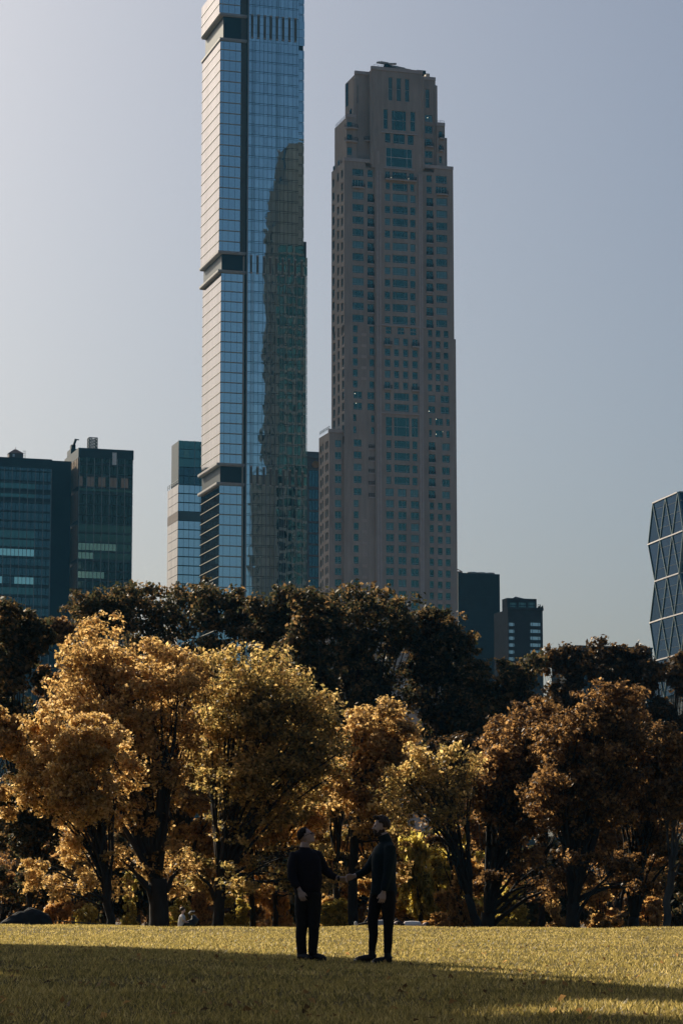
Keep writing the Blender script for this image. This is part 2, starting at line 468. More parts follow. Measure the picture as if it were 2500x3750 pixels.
for i in range(13):
    y = 797 + 118.5*i
    for x0, x1 in ((413,465),(500,552),(587,637)): W('L', z6, x0, x1, y, y+75, 400, gl='blind' if i == 0 else None)
    for j, (x0, x1) in enumerate(((750,832),(879,963),(1010,1094))):
        W('B', z6, x0, x1, y-12, y+68, 400, gl='blind' if (i, j) in ((0,0),(2,0),(2,2),(3,2),(4,2),(7,1)) else None)
    for x0, x1 in ((1205,1250),(1290,1340),(1372,1425)): W('R', z6, x0, x1, y-12, y+64, 400)
for i in range(18):
    y = 172 + 125*i if i < 5 else 797 + 118.5*(i-5)
    W('A', z6, 217, 285, y, y+76, gl='blind' if i in (0, 4, 5) else None)
# block edges
ub, _ = TL.front(*z5(322, 1000)); U1, _ = TL.front(1660.5, 1000); U1b, _ = TL.front(1671, 1700)
_, zsh = TL.front(1262, 588); _, zshR = TL.front(1655, 622)
Vm, _ = TL.left(1213.5, 1000)
ZSTEP = TL.front(1260, 1215)[1]
ubL, _ = TL.front(1374, 1400, -.9); ubR, _ = TL.front(1552, 1400, -.9)
uc0, _ = TL.front(1301, 600, 2.0); uc1, _ = TL.front(1594.5, 500, 2.0)
zcb, _z = TL.front(1361, 253, -.9)[1], 0
zcl = TL.front(1330, 273, 2.0)[1]; zcr = TL.front(1580, 294, 2.0)[1]
ucbL, _ = TL.front(1360.5, 400, -.9); ucbR, _ = TL.front(1547, 400, -.9)
Vb = Vm
# left-face windows, three columns, then the crown's and the annex's
lw = {'M': [], 'C': [], 'B': [], 'A': []}
def WL(key, f, x0, x1, y0, y1, u):
    va, _ = TL.left(*f(x1, y0), u); vb, _ = TL.left(*f(x0, y0), u)
    _, zt = TL.left(*f(x1, y0), u); _, zb = TL.left(*f(x1, y1), u)
    lw[key].append((va, vb, zb, zt)); wins.append((('left', u), va, vb, zb, zt, 'w', 0, 1, None))
for i in range(13):
    y = 1430 + 127*i if i < 12 else 1430 + 127*i
    if i < 12:
        for x0, x1, dy in ((190,211,0),(240,259,20),(281,301,10)): WL('M', z4, x0, x1, y+dy, y+dy+86, 0)
for i in range(11):
    y = 800 + 116*i
    for x0, x1, dy in ((198,218,90),(246,264,60),(290,311,20)):
        if not (i == 0 and False): WL('M', z5, x0, x1, y+dy, y+dy+88, 0)
for y0 in (1155, 1290): 
    for x0, x1, dy in ((190,208,0),(240,257,-60),(281,300,40)): WL('M', z4, x0, x1, y0+dy, y0+dy+86, 0)
uA, _ = TL.front(1205, 1700, 1.4)
VA, _ = TL.left(1167.5, 1700, uA); VA = min(VA, 16)
_, zA = TL.left(1204, 1583, uA)
for i in range(14):
    y = 210 + 119*i
    for x0, x1, dy in ((62,78,22),(84,96,-2),(115,127,-20),(131,146,-32)): WL('A', z6, x0, x1, y+dy, y+dy+80, uA)
# walls with openings
w = MB()
zb0 = 0
zmid = ZSTEP
sm = TL.front(1400, 600)[1]
usL = TL.front(1338, 700)[0]; usR = TL.front(1588, 700)[0]
zL2 = TL.front(*z4(520, 1175))[1]; zR2 = TL.front(*z4(1165, 1225))[1]; zBay = TL.front(*z4(748, 1190), -.9)[1]
holed(w, 0, usL, zb0, zsh, rects['L'], 0, .5); holed(w, usL, ubL, zb0, zL2, rects['L'], 0, .5)
w.quad((usL,0,zL2),(usL,2,zL2),(usL,2,zsh),(usL,0,zsh)); w.quad((usL,0,zL2),(ubL,0,zL2),(ubL,2,zL2),(usL,2,zL2))
holed(w, ubR, usR, ZSTEP, zR2, rects['R'], 0, .5); holed(w, usR, U1, ZSTEP, zshR, rects['R'], 0, .5)
w.quad((usR,0,zR2),(usR,2,zR2),(usR,2,zshR),(usR,0,zshR)); w.quad((ubR,0,zR2),(usR,0,zR2),(usR,2,zR2),(ubR,2,zR2))
holed(w, ubR, U1b, zb0, ZSTEP-.01, rects['R'], 0, .5)
w.box(U1, U1b, .0, Vb, ZSTEP-1.0, ZSTEP, skip='flb')
holed(w, ubL, ubR, zb0, zBay, rects['B'], -.9, .5)
holed(w, ucbL, ucbR, zBay+.01, zcb, rects['B'], -.9, .5)
for uu, r in ((ubL, 1), (ubR, 0)): w.quad((uu,-.9,zb0),(uu,0,zb0),(uu,0,zshR+2),(uu,-.9,zshR+2))
w.box(ucbL, ucbR, -.9, 12, zBay+.01, zcb, skip='f')
w.quad((ubL,-.9,zBay),(ubR,-.9,zBay),(ubR,2,zBay),(ubL,2,zBay))
holed(w, uc0, ucbL, zL2-.5, zcl, rects['CL'], 2.0, .5); holed(w, ucbR, uc1, zR2-.5, zcr, rects['CR'], 2.0, .5)
w.box(uc0, ucbL, 2.0, Vm-1, zL2-.5, zcl, skip='f'); w.box(ucbR, uc1, 2.0, Vm-1, zR2-.5, zcr, skip='fb')
# second tier shoulders
utb0 = TL.front(1268, 500, 1.0)[0]; ztb = TL.front(1262, 428, 1.0)[1]; VtB, _ = TL.left(1225, 560, utb0)
holed(w, utb0, uc0, zsh-.4, ztb, rects['TB'], 1.0, .5)
w.box(utb0, uc0-.01, 1.0, VtB, zsh-.4, ztb, skip='f')
utr1 = TL.front(1628, 500, 1.0)[0]; utr2 = TL.front(1639, 560, 1.0)[0]
zt1 = TL.front(1627, 462, 1.0)[1]; zt2 = TL.front(1637, 503, 1.0)[1]
holed(w, uc1+.01, utr1, zshR-.4, zt1, rects['TR'], 1.0, .5)
w.box(uc1+.01, utr1, 1.0, Vm-2, zshR-.4, zt1, skip='f')
w.box(utr1, utr2, 1.8, Vm-3, zshR-.4, zt2)
# main body sides, top, back
holed(w, 0, Vm, zb0, zsh-1.2, lw['M'], 0, .5, axis='v')
w.quad((0,0,zsh-1.2),(0,0,zsh),(0,Vm,zsh),(0,Vm,zsh-1.2))
w.quad((0,0,zsh),(ubL,0,zsh),(ubL,Vm,zsh),(0,Vm,zsh))
w.quad((ubL,0,zshR),(U1,0,zshR),(U1,Vm,zshR),(ubL,Vm,zshR))
w.quad((U1,0,ZSTEP-.1),(U1,Vb,ZSTEP-.1),(U1,Vb,zshR),(U1,0,zshR)); w.quad((U1b,0,0),(U1b,Vb,0),(U1b,Vb,ZSTEP),(U1b,0,ZSTEP))
# the back, with rows of windows seen only in the neighbour's glass
bk = []
for i in range(64):
    z = 6 + i*4.05
    if z > zshR-8: break
    for k in range(11):
        u = 1.5 + k*3.45; bk.append((u-.2, u+2.6, z-.2, z+2.8))
VB2 = Vm
holed(w, 0, U1, 0, zshR, bk, VB2, -.4)
gb = MB()
for a, c, e, f in bk: gb.box(a, c, VB2-.45, VB2-.4, e, f)
# annex
holed(w, uA, -.01, 0, zA, rects['A'], 1.4, .5); holed(w, 1.4, VA, 0, zA-1.5, lw['A'], uA, .5, axis='v')
w.quad((uA,1.4,zA-1.5),(uA,1.4,zA),(uA,VA,zA),(uA,VA,zA-1.5)); w.quad((uA,1.4,zA),(0,1.4,zA),(0,VA,zA),(uA,VA,zA)); w.quad((uA,VA,0),(0,VA,0),(0,VA,zA),(uA,VA,zA))
w.build('wall', M['stone'], TL.root)
gb.build('back_window_glass', M['win_glass'], TL.root)
tag(bpy.data.objects['back_window_glass'], kind='stuff')
# pilaster strips and string courses beside the central bay
t = MB()
for px in (1383, 1392, 1538, 1546):
    u = TL.front(px, 1400, -.9)[0]
    t.box(u-.35, u+.35, -1.15, -.9, 0, zBay-1)
for f, y, a, c in ((z5, 1735, 700, 1110), (z5, 815, 640, 1160), (z4, 1175, 725, 1045), (z4, 800, 700, 1080)):
    z = TL.front(*f(a, y), -.9)[1]; t.box(TL.front(*f(a, y), -.9)[0], TL.front(*f(c, y+30), -.9)[0], -1.25, -.9, z-.5, z)
t.build('pilaster', M['stone_trim'], TL.root)
t = MB()
for a, c, v0, z in ((0, ubL, -.3, zsh), (ubR, U1, -.3, zshR), (uc0, ucbL, 1.7, zcl), (ucbR, uc1, 1.7, zcr), (ucbL, ucbR, -1.2, zcb), (uA, 0, 1.1, zA), (utb0, uc0, .7, ztb), (uc1, utr1, .7, zt1)):
    t = MB(); t.box(a-.2, c, v0, v0+1.0, z-.1, z+1.1); t.build('parapet', M['stone_trim'], TL.root)
# tall slots in the crown's side
for x0, x1, y0, y1 in ((334,354,292,530),(372,392,560,640),(372,392,860,930)):
    va, zt_ = TL.left(*z4(x1, y0), uc0); vb_, _q = TL.left(*z4(x0, y0), uc0); zb_ = TL.left(*z4(x1, y1), uc0)[1]
    link('side_slot', box_mesh('side_slot', vb_-va, .12, zt_-zb_, M['win_glass']), TL.root, (uc0-.04, (va+vb_)/2, (zt_+zb_)/2), (0,0,math.pi/2))
# rounded buttress shoulders on the crown
for u in (ucbL, ucbR):
    t = MB(); t.prism([(u+math.cos(a*math.pi/6)*.55, -.6+math.sin(a*math.pi/6)*.55) for a in range(12)], zBay+1, zcb-1.2); t.build('crown_buttress', M['stone'], TL.root)
for u, zz in ((uc0, zcl), (uc1, zcr)):
    t = MB(); t.prism([(u+math.cos(a*math.pi/6)*.8, 2.4+math.sin(a*math.pi/6)*.8) for a in range(12)], zL2+.2, zz-1.8); t.build('crown_buttress', M['stone'], TL.root)
# windows: the largest 300 as parts with their panes, the others joined
order = sorted(range(len(wins)), key=lambda i: -(wins[i][2]-wins[i][1])*(wins[i][4]-wins[i][3])*(.35 if isinstance(wins[i][0], tuple) else 1))
big = set(order[:298])
railing_spots = []
for i, (pl, a, c, e, f, kind, nm, nt_, gl) in enumerate(wins):
    wd, h = c-a, f-e
    glass = M[gl] if gl else (M['blind'] if rng.random() < .06 else M['win_glass'])
    fr = M['white_frame'] if kind in ('door', 'great') else M['win_frame']
    d = .28 if kind != 'niche' else .9
    if kind == 'great': d = .2
    mf, mg = window_meshes(wd, h, nm, 0 if kind in ('door','niche') else nt_, glass, fr)
    if isinstance(pl, tuple):
        L = (pl[1]+d, (a+c)/2, (e+f)/2); rz = -math.pi/2
    else:
        L = ((a+c)/2, PLV[pl]+(d if kind != 'niche' else .42), (e+f)/2); rz = 0
    tl = rng.uniform(-.004, .004)
    if i in big:
        wo_ = link('window', mf, TL.root, L, (0, 0, rz)); link('pane', mg, wo_, (0,0,0), (tl, 0, rng.uniform(-.004,.004)))
    else:
        MR = Matrix.Translation(L) @ Matrix.Rotation(rz, 4, 'Z')
        for dst, src in ((stuff_f, mf), (stuff_g, mg)):
            n = len(dst.v); dst.v += [tuple(MR @ q.co) for q in src.vertices]; dst.f += [tuple(n+k for k in p.vertices) for p in src.polygons]
    if kind in ('niche', 'door') and not isinstance(pl, tuple): railing_spots.append((pl, a, c, e, kind, wd))
tag(stuff_f.build('window_frames', M['win_frame'], TL.root), kind='stuff')
tag(stuff_g.build('window_glass', M['win_glass'], TL.root), kind='stuff')
# balconies: slab and railing
def balcony(T, a, c, z, v, out, round_=False, rail_mat=M['metal_dark']):
    b = MB(); n = 8
    if round_:
        r = (c-a)/2; m = (a+c)/2
        pts = [(m + r*math.cos(math.pi + math.pi*i/n), v + out*math.sin(math.pi + math.pi*i/n)) for i in range(n+1)]
    else: pts = [(a, v), (a, v-out), (c, v-out), (c, v)]
    b.prism([(p[0], p[1]) for p in pts][::1], z-.5, z)
    s = b.build('balcony', M['stone_trim'], T.root)
    r_ = MB()
    for p, q in zip(pts[:-1], pts[1:]):
        for zz in (.08, .55, 1.1): r_.bar((p[0],p[1],z+zz), (q[0],q[1],z+zz), .10)
        L = math.hypot(q[0]-p[0], q[1]-p[1]); k = max(1, int(L/.5))
        for j in range(k+1): 
            x, y = p[0]+(q[0]-p[0])*j/k, p[1]+(q[1]-p[1])*j/k; r_.bar((x,y,z), (x,y,z+1.1), .06)
    r_.build('railing', rail_mat, s)
for pl, a, c, e, kind, wd in railing_spots:
    v = PLV[pl]
    if kind == 'niche': balcony(TL, a, c, e+.1, v, .25)
    elif pl == 'TB': balcony(TL, a-1.0, c+2.2, e, v, 1.4, True)
    elif pl in ('L', 'R', 'CL', 'CR', 'TR'): balcony(TL, a-.1, c+.5, e, v, 1.1, True)
    elif wd < 3 and e > TL.front(1260, 700)[1]: pass
    else: balcony(TL, a-.3, c+.3, e, v, .8, False)
a = TL.front(*z4(736, 1285), -.9)[0]; c = TL.front(*z4(1055, 1310), -.9)[0]; z = TL.front(*z4(736, 1288), -.9)[1]
balcony(TL, a, c, z-.3, -.9, 1.3)
# pale fluted panels between the middle windows
sp = []
for i in range(5):
    for x0, x1, pl in ((491,543,'L'),(1268,1316,'R')):
        y = 826 + 115.2*i + 80; sp.append((pl, z5, x0, x1, y, y+30))
for i in range(1, 12):
    for x0, x1, pl in ((500,552,'L'),(1290,1340,'R')):
        y = 797 + 118.5*i + 79; sp.append((pl, z6, x0, x1, y, y+32))
sp.append(('B', z6, 879, 963, 797+118.5*7+72, 797+118.5*7+104))
for y in (395, 515): sp.append(('A', z6, 217, 285, y, y+30))
for pl, f, x0, x1, y0, y1 in sp:
    v = PLV[pl]; vr = 0 if pl != 'A' else 1.4; rf = 400 if pl != 'A' else x0
    _, zt = TL.front(*f(rf, y0), vr); _, zb = TL.front(*f(rf, y1), vr)
    ua, _ = TL.front(*f(x0, y0), v); uq, _ = TL.front(*f(x1, y0), v)
    link('spandrel_panel', box_mesh('spandrel_panel', uq-ua, .12, zt-zb, M['spandrel']), TL.root, ((ua+uq)/2, v-.04, (zt+zb)/2))
# tall pale louvred strips beside the great window
for x0, x1, y0, y1 in ((655,680,1005,1140),(1092,1116,1038,1180)):
    a, zt = TL.front(*z4(x0,y0), -.9); c, zb = TL.front(*z4(x1,y1), -.9)
    link('vent_strip', box_mesh('vent_strip', c-a, .1, zt-zb, M['spandrel']), TL.root, ((a+c)/2, -.95, (zt+zb)/2))
# small lit lamps seen in a few rooms
lampm, nt, out = nodes('room_lamp'); e = add(nt, 'ShaderNodeEmission', Strength=.9); e.inputs[0].default_value = (1,.9,.7,1); nt.links.new(e.outputs[0], out.inputs[0])
for f, x, y in ((z4,545,596),(z4,1182,658),(z4,983,1297),(z4,803,1283),(z5,425,1543),(z5,437,1644),(z5,486,1767),(z5,1198,1727),(z5,1272,1811),(z6,1272,114),(z6,1343,88)):
    pl = 'L' if x < 640 else ('R' if x > 1150 else 'B'); v = PLV[pl] + .12
    if f is z4 and pl != 'B': v = 2.12
    if f is z4 and pl == 'B': v = -2.1
    u, z = TL.front(*f(x,y), v)
    b = MB(); b.ball((u, v, z), .13, 8, 6); b.build('room_light', lampm, TL.root)
# railings on the setbacks
def rail(T, p, q, h=1.1, step=1.6, mat='fin', th=.12):
    r_ = MB(); p, q = Vector(p), Vector(q)
    for zz in (h*.5, h): r_.bar(p+Vector((0,0,zz)), q+Vector((0,0,zz)), th)
    n = max(1, int((q-p).length/step))
    for j in range(n+1): x = p.lerp(q, j/n); r_.bar(x, x+Vector((0,0,h)), th)
    r_.build('roof_railing', M[mat], T.root)
rail(TL, (uA+.2, 1.6, zA+1), (uA+.2, VA-.5, zA+1)); rail(TL, (utb0+.3, 1.2, ztb+.2), (utb0+.3, VtB, ztb+.2), 1.1, 1.6, 'metal_dark', .07)
rail(TL, (ucbL+1, 0, zcb+1), (ucbL+9, 0, zcb+1), 1, 1.4, 'metal_dark', .08); rail(TL, (uc1+.2, 1.2, zt1+1.0), (utr1-.2, 1.2, zt1+1.0), 1, 1.2, 'metal_dark', .07)
# roof plant block and window-cleaning crane: a thing that stands on the roof
b = MB(); u, z = TL.front(*z4(1165,195), 4); u2, z2 = TL.front(*z4(1205,255), 4); b.box(u, u2, 4, 8, z2-2, z)
b.build('roof_plant_box', M['beige_machine'], TL.root)
cr = TL.front(*z4(850, 150), 3); co = TL.o + GU*cr[0] + GV*3 + Vector((0,0,zcb+.2))
crane = thing('window_cleaning_crane', 'beige window cleaning crane lying along the roof of the limestone tower', 'crane', co, GA)
def C4(x, y, v=3.0):
    u, z = TL.front(*z4(x, y), v); return Vector((u-cr[0], 0, z-(zcb+.2)))
b = MB()
P = [C4(1010,178), C4(900,158), C4(800,145)]
for k, (p, h) in enumerate(((C4(805,143), 1.9), (C4(870,152), 1.8), (C4(940,166), 1.5), (C4(1005,178), 1.0))):
    if k: b.bar(q0, p, 1.4, (h+h0)/2)
    q0, h0 = p, h
b.build('boom', M['beige_machine'], crane)
b = MB()
for x in range(815, 1000, 22): b.box(C4(x,150).x-.35, C4(x,150).x+.35, -.78, -.72, C4(x, 130+(x-800)*.18+14).z-.3, C4(x, 130+(x-800)*.18+14).z+.3)
b.build('access_hole', M['metal_dark'], crane)
b = MB(); b.box(C4(745,0).x, C4(800,0).x, -1.2, 1.2, -.2, C4(770,118).z); b.ball(C4(757,135), (1.3,1.2,1.5), 10, 8); b.bar(C4(752,140), C4(750,100), .5); b.build('turntable', M['metal_dark'], crane)
b = MB(); b.bar(C4(652,82), C4(700,88), .7, .5); b.bar(C4(690,82), C4(770,96), .9, .8); b.bar(C4(770,96), C4(855,98), .8, .5); b.bar(C4(672,72), C4(700,84), .3); b.bar(C4(690,90), C4(712,97), .3); b.bar(C4(835,104), C4(842,90), .4); b.build('jib', M['beige_machine'], crane)
b = MB()
for x in (1070, 1090, 1105, 1120, 1135, 1145): b.box(C4(x,0).x-.3, C4(x,0).x+.3, -1, 1, C4(x,190+(x-1070)*.1).z-.5, C4(x,182+(x-1070)*.1).z+.5)
b.bar(C4(1135,195), C4(1136,235), .5); b.build('winch', M['metal_dark'], crane)

# ================================================================== glass skyscraper
TG = Tower('glass_skyscraper', 'tallest blue glass skyscraper, its bright side face ribbed by sloping floor ledges', 'skyscraper', 806, 1400, 915)
def g1(x, y): return 700 + .31888*x, .31888*y
def g2(x, y): return 700 + .31888*x, 700 + .31888*y
V1, _ = TG.left(738.5, 1400, 0)
zc = lambda y, u=0: TG.front(806, y, 0)[1]
SEC = [  # y top, y bottom at the corner, floors, u of the corner, right u of main front, right u of strip
    (-60, 52, 3, 803.5, 1092, 1109), (143, 923, 20, 804.5, 1092, 1113), (993, 1700, 19, 807.5, 1115, 1124.5), (1771, 2460, 18, 806, 1116, 1124.5)]
UW1, _ = TG.front(886, 1400, 0); UF0, _ = TG.front(901, 1400, -1.2); UF1, _ = TG.front(907, 1400, -1.2)
mx = [907, 920.5, 933, 948.5, 964, 979, 994, 1009.5, 1025, 1039, 1054, 1070, 1085, 1092.5]
UM = [TG.front(p, 700, -1.2)[0] for p in mx]
UE, _ = TG.front(1124.5, 1500, -1.2); UE2, _ = TG.front(1112.5, 600, -.6); 
UM3 = UM[:-1] + [TG.front(p, 700, -1.2)[0] for p in (1100.5,)] 
uEM = UM[-1]
core = MB(); ztop = zc(-60); zlow = 0
z52, z143, z923, z993, z1700, z1771 = [zc(y) for y in (52, 143, 923, 993, 1700, 1771)]
core.box(.35, UF0, .35, V1-.2, 0, ztop); core.box(UF0, UE-.3, -.8, V1-.2, 0, z923+6); core.box(UF0, UE2-.3, -.5, V1-.4, z923+6, ztop)
core.build('core_wall', M['metal_dark'], TG.root)
# light grey corner fin and the dark recess beside it
b = MB(); b.box(UF0, UF0+.28, -1.75, -.9, 0, ztop); b.build('corner_fin', M['fin'], TG.root)
b = MB(); b.box(UF0+.35, UF1-.05, -1.1, -.85, 0, ztop); b.build('corner_strip', M['mullion'], TG.root)
u880 = TG.front(880.5, 500, 0)[0]
b = MB(); u897 = TG.front(893, 1300, .1)[0]
b.box(TG.front(888, 1300, 0)[0], u897, -.25, .3, 0, z923-1); b.build('edge_trim', M['ledge'], TG.root)
b = MB(); b.box(u880+.1, UF0-.1, .15, .34, z923, ztop); b.build('recess_wall', M['louver_slit'], TG.root)
pane_n = 0; rest = MB(); spb = MB(); led = MB(); sideb = []; lip = MB()
prg = random.Random(11)
def panes(T, us, zs, v, name, mat, gap=.07, limit=None, odd=None):
    global pane_n
    for i in range(len(zs)-1):
        for j in range(len(us)-1):
            a, c, e, f = us[j]+gap, us[j+1]-gap, zs[i]+gap, zs[i+1]-gap
            mt = mat if not (odd and prg.random() < odd[0]) else odd[1]
            if limit is not None and pane_n < limit:
                link(name, box_mesh(name, c-a, .06, f-e, mt), T.root, ((a+c)/2, v, (e+f)/2), (prg.gauss(0,.0035), 0, prg.gauss(0,.0035)))
                pane_n += 1
            else:
                x, z = (a+c)/2, (e+f)/2; t1, t2 = prg.gauss(0,.0035), prg.gauss(0,.0035)
                n = len(rest.v)
                for (p, q) in ((a,e),(c,e),(c,f),(a,f)): rest.v.append((p, v - (q-z)*t1 + (p-x)*t2, q))
                rest.f.append((n, n+1, n+2, n+3))
wing = []
for si, (yt, yb, nf, pc, pm, pr) in enumerate(SEC):
    zt, zbm = zc(yt), zc(yb)
    u0 = TG.front(pc, (yt+yb)/2 if yt > 0 else 40, 0)[0] if si < 3 else 0.0
    u0 = max(-1.4, min(.5, u0))
    # keep the visible corner where the photograph has it
    uw = TG.front(881 if si < 2 else 888, (yt+yb)/2, 0)[0]
    H = (zt-zbm)/nf
    pu = [u0 + (uw-u0)*k for k in (0, .16, .44, .74, 1)] if si < 2 else [u0 + (uw-u0)*k for k in (0, .18, .46, .74, 1)]
    for k in range(nf):
        za, zb_ = zbm + H*k, zbm + H*(k+1)
        panes(TG, pu, [za+.28, zb_-.04], 0, 'pane', M['tower_glass'], .05, 300, None)
        led = MB(); led.box(u0-.1, uw+.05, -.22, .05, za, za+.26); led.build('floor_ledge', M['ledge'], TG.root)
        # bright side face: one glazed band per floor made of narrow lites, under a sloping-looking ledge
        sb = MB(); n = 12; Vd = V1 - .3
        for q in range(n):
            a, c = Vd*q/n+.03, Vd*(q+1)/n-.03; t1 = prg.gauss(0, .012)
            sb.quad((u0-.02, c, za+.25), (u0-.02+t1*.2, a, za+.25), (u0-.02+t1*.2, a, zb_-.03), (u0-.02, c, zb_-.03))
        o = sb.build('side_glass_band', M['side_glass'], TG.root)
        led2 = MB(); led2.box(u0-.16, u0+.1, -.15, V1, za-.02, za+.2); led2.build('side_ledge', M['ledge'], TG.root)
    # main front
    us = UM if si < 2 else UM + [TG.front(1107.5, 1400, -1.2)[0]]
    for k in range(nf):
        za, zb_ = zbm + H*k, zbm + H*(k+1)
        panes(TG, us, [za+.62, zb_], -1.2, 'pane', M['tower_glass'], .055, 300 if (si == 1 and k > 16) else 0, (.008, M['louver']))
        panes(TG, us, [za, za+.56], -1.2, 'pane', M['tower_glass'], .055, 0)
        vs = -.85 if si < 2 else -1.2
        ue0 = us[-1] + .05; ue1 = UE2 if si < 2 else UE; um = (ue0+ue1)/2 + .5
        sh = 1.6 if si < 2 else 0
        panes(TG, [ue0, um, ue1], [za+.62-sh, zb_-sh], vs, 'pane', M['tower_glass'], .055, 0); panes(TG, [ue0, um, ue1], [za-sh, za+.56-sh], vs, 'pane', M['tower_glass'], .055, 0)
    # thin double mullions
    mm = MB()
    for px in (924, 929, 1013, 1018) if si < 2 else (920, 925, 974, 979, 1032, 1087):
        u = TG.front(px, 700 if si < 2 else 1400, -1.2)[0]; mm.box(u-.05, u+.05, -1.3, -1.17, zbm, zt)
    if si >= 2:
        for px in (992.5, 1009, 1024, 1040, 1056, 1072, 1087, 1102, 1117): 
            u = TG.front(px, 1400, -1.2)[0]; mm.box(u-.05, u+.05, -1.36, -1.17, zbm, zt)
    mm.build('mullion', M['fin'] if si >= 2 else M['mullion'], TG.root)
# the front glass carries on across the plant floors, with tall louvre slits in it
for (ya, yb, xs, f, w_, y0, y1, sl) in ((52, 143, [702,773,846,914,986,1056,1128,1197], g1, 25, 165, 430, .092), (923, 993, [689,763,836,908,980,1052,1124,1196,1270], g2, 22, 735, 935, .1), (1700, 1771, None, None, 0, 0, 0, 0)):
    zt, zbm = zc(ya), zc(yb); n = 3 if ya == 52 else 2
    us = (UM if ya == 52 else UM + [TG.front(1107.5, 1400, -1.2)[0]])
    us = us + [UE2 if ya == 52 else UE]
    for k in range(n):
        za = zbm + (zt-zbm)*k/n; panes(TG, us, [za, zbm + (zt-zbm)*(k+1)/n], -1.2, 'pane', M['tower_glass'], .055, 0)
    if xs is None: xs = [632+600, ]; 
    if f is None:
        xs = [(835), (897), (958), (1020), (1081), (1143), (1204), (1266), (1327)]
        f = lambda x, y: (600 + .38265*x, 1400 + .38265*y); w_, y0, y1, sl = 20, 803, 970, .1
    for x in xs:
        d = (x-xs[0])*sl
        a, z1 = TG.front(*f(x-w_/2, y0+d), -1.3); c, z0 = TG.front(*f(x+w_/2, y1+d), -1.3)
        link('louver_slit', box_mesh('louver_slit', c-a, .25, z1-z0, M['louver_slit']), TG.root, ((a+c)/2, -1.25, (z0+z1)/2))
        for z in (z0, z1): lip.box(a-.05, c+.05, -1.5, -1.3, z-.35, z+.15)
lip.build('slit_lip', M['cornice'], TG.root)
# plant floors on the wing: louvre boxes between projecting cornices
for zt, zbm in ((z52, z143), (z923, z993), (z1700, z1771)):
    b = MB(); uw = UF0 - .15
    b.box(.5, uw, .5, V1-.6, zbm, zt)
    for q in range(1, 8): b.box(.42+q*1.0, .47+q*1.0, .40, .5, zbm, zt)
    for q in range(1, 5): b.box(.40, .5, .5, V1-.6, zbm+(zt-zbm)*q/5-.06, zbm+(zt-zbm)*q/5+.06)
    b.build('louver_wall', M['louver'], TG.root)
    for z in (zt, zbm):
        c_ = MB(); c_.box(-1.2, uw, -.75, V1+.1, z-.3, z+.45); c_.box(-1.0, uw-.1, -.55, V1+.05, z-.6, z-.3); c_.build('cornice', M['cornice'], TG.root)
tag(rest.build('glass_panes', M['tower_glass'], TG.root), kind='stuff')

# ================================================================== dark twin office slabs at the left
def o7(x, y): return .38265*x, 1580 + .38265*y
TO = Tower('office_slab', 'dark green glass office slab with a lattice mast on its roof', 'office building', 287, 1800, 1060)
zt = TO.front(*o7(750,155))[1]; U, _ = TO.front(*o7(1275,500)); Vd, _ = TO.left(238, 1688, 0)
b = MB(); b.box(.3, U-.2, .3, Vd, 0, zt-.2); b.box(-.1, U+.1, -.1, Vd, zt-4.0, zt); b.build('wall', M['metal_dark'], TO.root)
nb = 14; us = [TO.front(*o7(752 + 510*k/nb, 900))[0] for k in range(nb+1)] + [U]
rows = [(193,290,0),(320,400,0),(428,520,'t'),(540,565,'d'),(600,690,0),(700,790,0),(800,870,0),(885,952,'d'),(975,1042,'d'),(1066,1131,'b'),(1155,1215,'b5'),(1245,1320,0),(1338,1400,'b7'),(1432,1500,0),(1530,1600,0),(1630,1700,0)]
def slab_rows(T, us, rows, f, xref, v=0, cols=None):
    for y0, y1, kk in rows:
        z1 = T.front(*f(xref,y0), v)[1]; z0 = T.front(*f(xref,y1), v)[1]
        for j in range(len(us)-1):
            m = M['office_glass']
            if kk == 'd' and (cols is None or j < cols): m = M['office_blind2']
            if kk == 'b' and j < (10 if cols is None else cols): m = M['office_blind']
            elif kk == 'b': m = M['office_blind2']
            if kk == 'b5': m = M['office_blind'] if j < 4 else M['office_blind2']
            if kk == 'b7' and j < 7: m = M['office_blind']
            if kk == 'bm' and (j < 2 or 4 < j < cols) : m = M['office_blind']
            if kk == 't': m = M['tan_glass'] if j % 3 != 1 else M['office_glass']
            if kk == 'b' and cols is not None and j >= cols: m = M['office_glass']
            g = .09
            link('pane', box_mesh('pane', us[j+1]-us[j]-2*g, .08, z1-z0, m), T.root, ((us[j]+us[j+1])/2, v, (z0+z1)/2), (prg.gauss(0,.003), 0, prg.gauss(0,.003)))
M['tan_glass'] = mat_glass('tan_reflecting_glass', (.5,.42,.38), .15, .1, .3, dark=(.28,.2,.17), mixv=.4)
slab_rows(TO, us, rows, o7, 752)
sb = MB()
for y0, y1, kk in rows:
    z1 = TO.front(*o7(752, y0))[1]
    sb.box(.1, U-.1, -.02, .3, z1+.15, z1+1.1)
sb.build('spandrel', M['slab_band'], TO.root)
for k in range(0, nb+1, 2):
    b = MB(); b.box(us[k]-.09, us[k]+.09, -.28, .1, 0, zt-4); b.build('mullion', M['fin'], TO.root)
# slatted side face: tan vertical fins that catch the sun
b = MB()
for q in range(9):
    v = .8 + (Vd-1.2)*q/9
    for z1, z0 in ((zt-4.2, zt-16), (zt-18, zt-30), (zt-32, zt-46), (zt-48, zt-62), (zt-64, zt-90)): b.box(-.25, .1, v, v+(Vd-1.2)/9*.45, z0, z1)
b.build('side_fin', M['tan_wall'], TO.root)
# white panel painted as the bright sky in an opening
z = TO.front(*o7(1097,262)); b = MB(); b.box(z[0]-.9, z[0]+.9, -.12, -.05, z[1]-2.6, z[1]+2.6); b.build('painted_sky_pane', M['white_frame'], TO.root)
